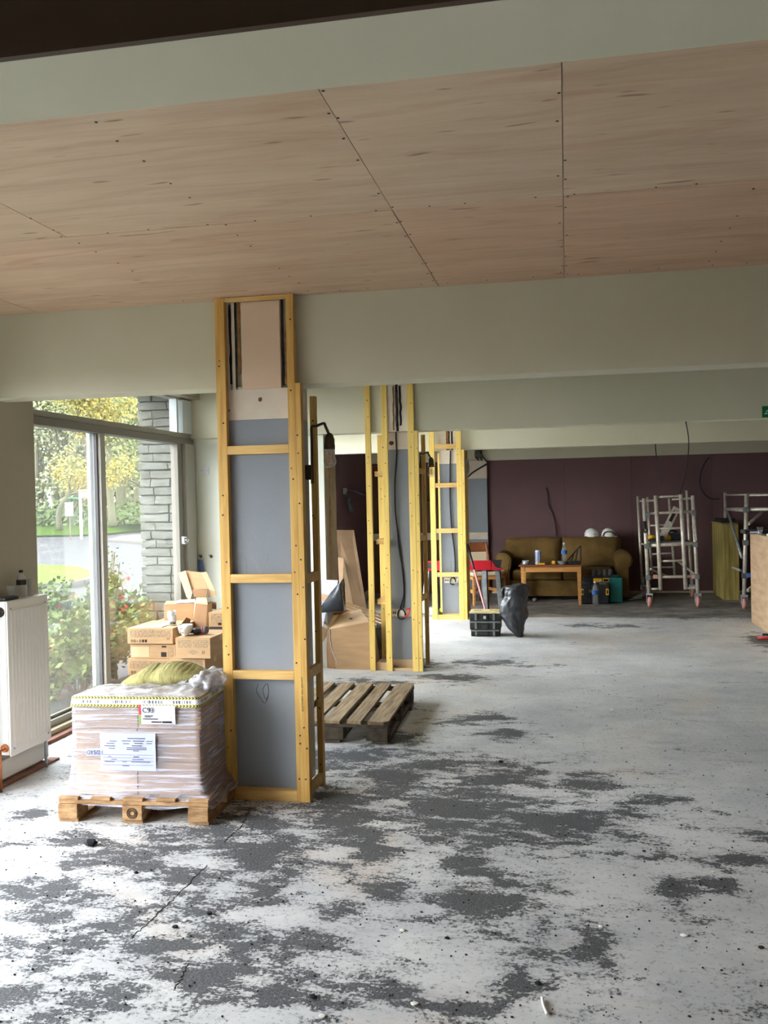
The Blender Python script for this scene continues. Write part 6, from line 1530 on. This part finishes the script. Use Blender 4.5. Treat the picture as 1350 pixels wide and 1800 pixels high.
def castor(parent, c, side):
    w_ = T('x', 'x', 'x', (0, 0, 0)); bpy.data.objects.remove(w_)
    bm = BM(); box(bm, c.x-.045, c.x+.045, c.y-.03, c.y+.03, .16, .185, .005); tube(bm, [(c.x, c.y, .18), (c.x, c.y, .30)], .018, 10); box(bm, c.x-.040, c.x-.032, c.y-.02, c.y+.02, .06, .165); box(bm, c.x+.032, c.x+.040, c.y-.02, c.y+.02, .06, .165); f_ = O('castor_fork', bm, 'steel', parent)
    bm = BM(); lathe(bm, (c.x-.025, c.y, .0705), [(.05, 0), (.070, .006), (.070, .044), (.05, .05)], 22, 'X'); O('wheel', bm, 'orange', f_)
for (px, py) in ((1142, 1060), (1227, 1063)): castor(st, Vector((sp_(px, py, Yn).x, Yn, 0)), 1)
for (px) in (1131, 1217): castor(st, Vector((sp_(px, 1040, Yf).x, Yf, 0)), 1)
# tools lying on the platform
t = T('mitre_saw', 'black and yellow mitre saw with a long slotted metal arm on the scaffold platform', 'tool', (sp_(1175, 955, 13.6).x, 13.6, pz+.001))
A1, B1 = sp_(1161, 950, 13.6), sp_(1190, 892, 13.6)
bm = BM(); bar(bm, A1, B1, .10, .02, (0, 1, 0), .004); O('slotted_arm', bm, 'alum', t)
bm = BM(); bar(bm, A1.lerp(B1, .58)+Vector((0, -.013, 0)), A1.lerp(B1, .9)+Vector((0, -.013, 0)), .045, .006, (0, 1, 0)); O('slot', bm, 'ink', t)
c = sp_(1164, 946, 13.55); bm = BM(); lathe(bm, (c.x, c.y, c.z), [(.03, -.02), (.035, 0), (.03, .01)], 14, 'Y'); O('pivot', bm, 'blackplastic', t)
c = sp_(1173, 945, 13.6); bm = BM(); ellip(bm, (c.x, c.y+.06, c.z), .07, .07, .06, 2); O('guard', bm, 'yellow', t)
c = sp_(1186, 947, 13.6); bm = BM(); box(bm, c.x-.10, c.x+.13, c.y+.02, c.y+.22, pz+.002, pz+.10, .03); O('motor', bm, 'blackplastic', t)
c = sp_(1180, 937, 13.7); bm = BM(); tube(bm, spline([c+Vector((-.05, .05, -.05)), c+Vector((-.02, .05, .02)), c+Vector((.05, .05, .03)), c+Vector((.11, .05, -.03))]), .018, 8); O('handle', bm, 'blackplastic', t)
t = T('cordless_drill', 'black and yellow drill at the left end of the scaffold platform', 'tool', (sp_(1146, 955, 13.5).x, 13.5, pz+.001))
c = sp_(1147, 946, 13.5)
bm = BM(); tube(bm, [c+Vector((-.06, 0, .015)), c+Vector((.04, 0, .02))], [.03, .026], 10); O('body', bm, 'yellow', t)
bm = BM(); bar(bm, c+Vector((.0, 0, .0)), (c.x+.01, c.y, pz+.03), .035, .03, (0, 1, 0), .006); box(bm, c.x-.035, c.x+.06, c.y-.03, c.y+.03, pz+.002, pz+.035, .006); O('grip', bm, 'blackplastic', t)
bm = BM(); tube(bm, [c+Vector((.04, 0, .02)), c+Vector((.09, 0, .022))], [.02, .008], 8); O('chuck', bm, 'ink', t)
c = sp_(1134, 926, Yn-.04); t = T('hanging_tool', 'black hooked tool hung on the left post of the scaffold tower', 'tool', (c.x, c.y, c.z-.05))
bm = BM(); tube(bm, [sp_(1133, 916, Yn-.045), sp_(1134, 928, Yn-.045)], .022, 8); O('grip', bm, 'blackplastic', t)
bm = BM(); tube(bm, [sp_(1134.5, 932, Yn-.04)+Vector((.022*math.cos(a), 0, .032*math.sin(a))) for a in [k*PI/6 for k in range(13)]], .008, 6); O('ring', bm, 'ink', t)
bm = BM(); a = sp_(1219, 924, Yn-.04); b = sp_(1223, 950, Yn-.04); bar(bm, b, a, .04, .012, (0, 1, 0)); S('safety_tag', 'long white tag strapped to the right post of the scaffold tower', 'tag', bm, 'alum')
# ---- second tower, cut by the frame edge
Y2n, Y2f = 12.95, 14.2
s2 = T('scaffold_tower', 'second scaffold tower at the right edge, behind the plywood counter', 'scaffold', (2.9, 13.5, 0), 0, 'aluminium scaffold towers')
XR2 = 3.55
a, b = sp_(1312.5, 868, Y2n), sp_(1308, 1050, Y2n)
tubep(s2, 'corner_post', a, b, .028); tubep(s2, 'corner_post', Vector((XR2, Y2n, .2)), Vector((XR2, Y2n, a.z)), .028)
c_, d_ = sp_(1274.5, 866, Y2f), sp_(1276, 1030, Y2f)
tubep(s2, 'rear_post', c_, d_, .022); tubep(s2, 'rear_post', Vector((XR2, Y2f, .2)), Vector((XR2, Y2f, c_.z)), .022)
for (y_, r_) in ((871, .012), (896, .020)):
    z1 = sp_(1312, y_, Y2n).z; tubep(s2, 'ledger', Vector((a.x, Y2n, z1)), Vector((XR2, Y2n, z1)), r_); z1 = sp_(1276, y_-1, Y2f).z; tubep(s2, 'ledger', Vector((c_.x, Y2f, z1)), Vector((XR2, Y2f, z1)), r_)
    tubep(s2, 'side_ledger', Vector((a.x, Y2n, z1)), Vector((c_.x, Y2f, z1)), r_)
tubep(s2, 'brace', sp_(1279, 897, Y2f), sp_(1304, 980, Y2n+.1), .018, 'steel'); tubep(s2, 'brace', sp_(1316, 921, Y2n+.1), sp_(1338, 902, Y2n+.4), .022, 'alum'); tubep(s2, 'brace', sp_(1314, 1038, Y2n+.1), sp_(1330, 1025, Y2n+.3), .022, 'alum')
tubep(s2, 'brace', sp_(1280, 994, Y2f), sp_(1302, 1003, Y2n+.6), .018)
for (x0_, y0_, m_) in ((1311, 896, 'greyplastic'), (1310.5, 954, 'greyplastic'), (1309, 1012, 'slate')): c = sp_(x0_, y0_, Y2n); bm = BM(); box(bm, c.x-.036, c.x+.036, c.y-.036, c.y+.036, c.z-.035, c.z+.035, .008); O('clamp', bm, m_, s2)
c = sp_(1315, 1011, Y2n-.03); bm = BM(); box(bm, c.x-.02, c.x+.04, c.y-.02, c.y+.02, c.z-.03, c.z+.03, .01); O('blue_catch', bm, 'bluelabel', s2)
castor(s2, Vector((b.x, Y2n, 0)), 1)
# ---- boarded stub of a counter
BX0, BX1 = yat(1272.5, 1000, 13.95).x, yat(1286, 1000, 13.95).x; BZ = yat(1280, 921, 13.95).z
t = T('boarded_pier', 'short pier clad in upright greenish boards between the two scaffold towers', 'pier', ((BX0+BX1)/2, 14.4, 0))
bm = BM(); box(bm, BX0+.012, BX1+.10, 13.965, 14.98, 0, BZ-.02); O('core', bm, 'brownwood', t)
y = 13.95
while y < 14.95:
    w_ = random.choice((.12, .14, .16)); y2 = min(y+w_, 14.98); bm = BM(); box(bm, BX0-.006+random.uniform(-.003, .003), BX0+.011, y+.003, y2-.003, .0, BZ+random.uniform(-.008, .0), .002); O('board', bm, 'timberboards', t); y = y2
x = BX0+.012
for w_ in (.06, .085, .07): bm = BM(); box(bm, x+.002, min(x+w_, BX1+.1), 13.947, 13.964, 0, BZ+random.uniform(-.006, 0), .002); O('board', bm, 'timberboards', t); x += w_
bm = BM(); box(bm, BX0-.02, BX1+.11, 13.94, 14.98, BZ+.001, BZ+.012, .002); O('top_board', bm, 'timberboards', t)
a, b = yat(1249, 914, 14.1), yat(1268, 914, 14.1); bm = BM(); box(bm, BX0-.02, BX0+.20, 14.15, 14.6, BZ+.0125, BZ+.075, .015); S('black_case', 'small black case on top of the boarded pier', 'case', bm, 'blackplastic')
# ---- plywood counter at the right edge
CX = 2.13; CYB = zat(1321, 1093).y; CZ = yat(1318, 937, CYB).z
CX = zat(1321, 1093).x
t = T('plywood_counter', 'raw plywood counter front at the right edge of the picture', 'counter', (CX+.35, CYB-1.2, 0))
bm = BM(); box(bm, CX, CX+.018, CYB-2.4, CYB, 0, CZ-.02, .001); O('front_panel', bm, 'counter', t)
bm = BM(); box(bm, CX+.019, CX+.7, CYB-.018, CYB, 0, CZ-.02); O('end_panel', bm, 'counter', t)
bm = BM(); box(bm, CX-.0, CX+.72, CYB-2.4, CYB+.0, CZ-.02, CZ, .001); O('worktop', bm, 'counter', t)
p = yat(1302, 932, CYB-.05); z1 = CZ+.001
t = T('black_tray', 'flat black tray overhanging the far corner of the plywood counter', 'tray', (CX+.2, CYB-.1, z1))
bm = BM(); box(bm, p.x, CX+.5, CYB-.32, CYB-.02, z1, z1+.045, .006); O('body', bm, 'blackplastic', t)
x = yat(1318, 932, CYB-.32).x; bm = BM(); box(bm, x, x+.10, CYB-.324, CYB-.3205, z1+.010, z1+.032); O('white_label', bm, 'paper', t)
x = yat(1336, 936, CYB-.5).x; cup('plastic_cup', 'translucent plastic cup on the plywood counter', (x, CYB-.5, z1), .085, .024, .036, 'clear')
x = yat(1349, 940, CYB-.9).x; bm = BM(); box(bm, x, x+.06, CYB-1.0, CYB-.85, z1, z1+.028, .003); S('white_box', 'small white box on the plywood counter at the picture edge', 'box', bm, 'white')
# things at the foot of the counter
bm = BM(); p = zat(1343, 1124); tube(bm, spline([(p.x-.06, p.y, .014), (p.x, p.y-.03, .02), (p.x+.08, p.y+.02, .012), (p.x+.16, p.y-.01, .014)]), .013, 8); S('pink_rag', 'twisted pink rag on the floor at the right picture edge', 'rag', bm, 'redtag')
bm = BM(); p = zat(1345, 1118); box(bm, p.x-.02, p.x+.2, p.y+.02, p.y+.06, .001, .02, .004); S('dark_batten', 'short dark batten behind the pink rag at the right edge', 'batten', bm, 'blackplastic')
# ---- exit sign on the second beam
a, b = yat(1340, 734, 8.26), yat(1340, 714, 8.26)
t = T('exit_sign', 'green running-man exit sign on the pale beam at the right edge', 'sign', (a.x+.16, 8.262, a.z))
bm = BM(); box(bm, a.x, a.x+.32, 8.258, 8.269, a.z, b.z, .001); O('panel', bm, 'green', t)
hz = b.z-a.z; x0_ = a.x; yy = 8.2565
bm = BM(); lathe(bm, (x0_+.088, yy, a.z+hz*.83), [(.0085, 0), (.0085, .0015)], 12, 'Y'); O('figure_head', bm, 'paper', t)
bm = BM()
for pts_ in ([(.030, .50), (.048, .64), (.075, .66)], [(.078, .66), (.068, .42), (.048, .36), (.018, .33)], [(.068, .42), (.088, .28), (.088, .10)], [(.075, .66), (.098, .55), (.112, .60)]):
    tube(bm, [(x0_+u, yy+.001, a.z+hz*v) for u, v in pts_], .006, 6)
O('figure_body', bm, 'paper', t)
bm = BM(); box(bm, x0_+.13, x0_+.165, yy, yy+.0015, a.z+hz*.1, a.z+hz*.88); O('doorway', bm, 'paper', t)
bm = BM(); prism(bm, [(x0_+.20, a.z+hz*.42), (x0_+.25, a.z+hz*.42), (x0_+.25, a.z+hz*.2), (x0_+.30, a.z+hz*.5), (x0_+.25, a.z+hz*.8), (x0_+.25, a.z+hz*.58), (x0_+.20, a.z+hz*.58)], yy, yy+.0015, 'Y'); O('arrow', bm, 'paper', t)
# ================================================================ FLOOR DEBRIS
def chip(px, py, r_, m, label, name='plaster_chip', flat=.35, group='crumbs on the floor', cat='chip'):
    p = zat(px, py); bm = BM(); q_ = bmesh.ops.create_icosphere(bm, subdivisions=2, radius=1)
    for v in q_['verts']:
        c = v.co*(1+.35*noise.noise(v.co*1.8+Vector((px, py, 0)))); v.co = Vector((p.x+c.x*r_, p.y+c.y*r_*.8, r_*flat*.8+c.z*r_*flat))
    return S(name, label, cat, bm, m, group)
for (px, py, r_, lb_) in ((708, 1636, .012, 'white plaster chip on the floor left of the bottom centre'), (729, 1766, .013, 'white plaster chip near the bottom edge, left of the white plastic strip'), (1057, 1630, .012, 'white chip left of the pair at the lower right of the floor'), (1203, 1645, .014, 'largest white plaster chip at the lower right of the floor'), (1254, 1533, .008, 'small white chip at the right of the floor'),
                        (1076, 1249, .016, 'pale crumb on the floor in the middle distance'), (567, 1787, .012, 'white chip at the bottom edge below the grey patches'), (325, 1619, .010, 'white splinter on the floor below the wrapped pallet')):
    chip(px, py, r_, 'debris', lb_)
chip(160, 1487, .030, 'tarbit', 'largest black tar lump on the floor in front of the wrapped pallet', 'tar_lump', .6)
chip(152, 1484, .012, 'tarbit', 'small black crumb just left of the large tar lump', 'tar_lump', .5)
for (px, py, r_, lb_) in ((368, 1607, .012, 'black crumb below and right of the wrapped pallet'), (308, 1631, .012, 'black crumb in the lower left patches'), (550, 1754, .012, 'black crumb near the bottom, under the boxed column'), (239, 1535, .010, 'black crumb below the stamp of the wrapped pallet'), (880, 1340, .014, 'dark crumb on the floor right of the empty pallet'), (1338, 1667, .010, 'dark crumb at the right edge of the floor'), (786, 1650, .009, 'dark crumb at the lower middle of the floor'), (945, 1730, .010, 'dark crumb above the white plastic strip'), (1132, 1497, .008, 'dark crumb on the clean right part of the floor')):
    chip(px, py, r_, 'tarbit', lb_, 'tar_lump', .5)
bm = BM(); a = [zat(x, y) for x, y in ((953, 1757), (955, 1768), (958, 1777), (962, 1787))]
for v in a: v.z = .006
tube(bm, spline(a), .0045, 8); S('plastic_strip', 'short curved white plastic strip at the bottom of the picture', 'strip', bm, 'debris')
# fine grit, uncountable
rnd = random.Random(3); bm = BM()
for _ in range(2600):
    y = 1.9+abs(rnd.gauss(0, 1))*3.2; x = rnd.uniform(-.72, .36)*y*1.15
    if y > 9 or (x < -1.2 and y > 4): continue
    r_ = rnd.choice((.0016, .002, .003, .0045)); q_ = bmesh.ops.create_icosphere(bm, subdivisions=1, radius=r_)
    for v in q_['verts']: v.co = Vector((v.co.x*rnd.uniform(.7, 1.3)+x, v.co.y+y, v.co.z*.7+r_*.5))
g_ = S('grit', 'loose black grit scattered over the scraped floor', 'grit', bm, 'tarbit'); g_['kind'] = 'stuff'
# cracks in the screed
bm = BM()
for pl in (((440, 1420), (425, 1450), (395, 1480)), ((365, 1520), (330, 1555), (300, 1585), (258, 1625), (230, 1650)), ((330, 1695), (318, 1720), (305, 1740))):
    pts_ = spline([zat(x, y) for x, y in pl], 10)
    pts_ = [p+Vector((rnd.uniform(-.006, .006), rnd.uniform(-.006, .006), .0006)) for p in pts_]
    tube(bm, pts_, [.0022*rnd.uniform(.4, 1) for _ in pts_], 4)
O('cracks', bm, 'tarbit', fl, kind='stuff')
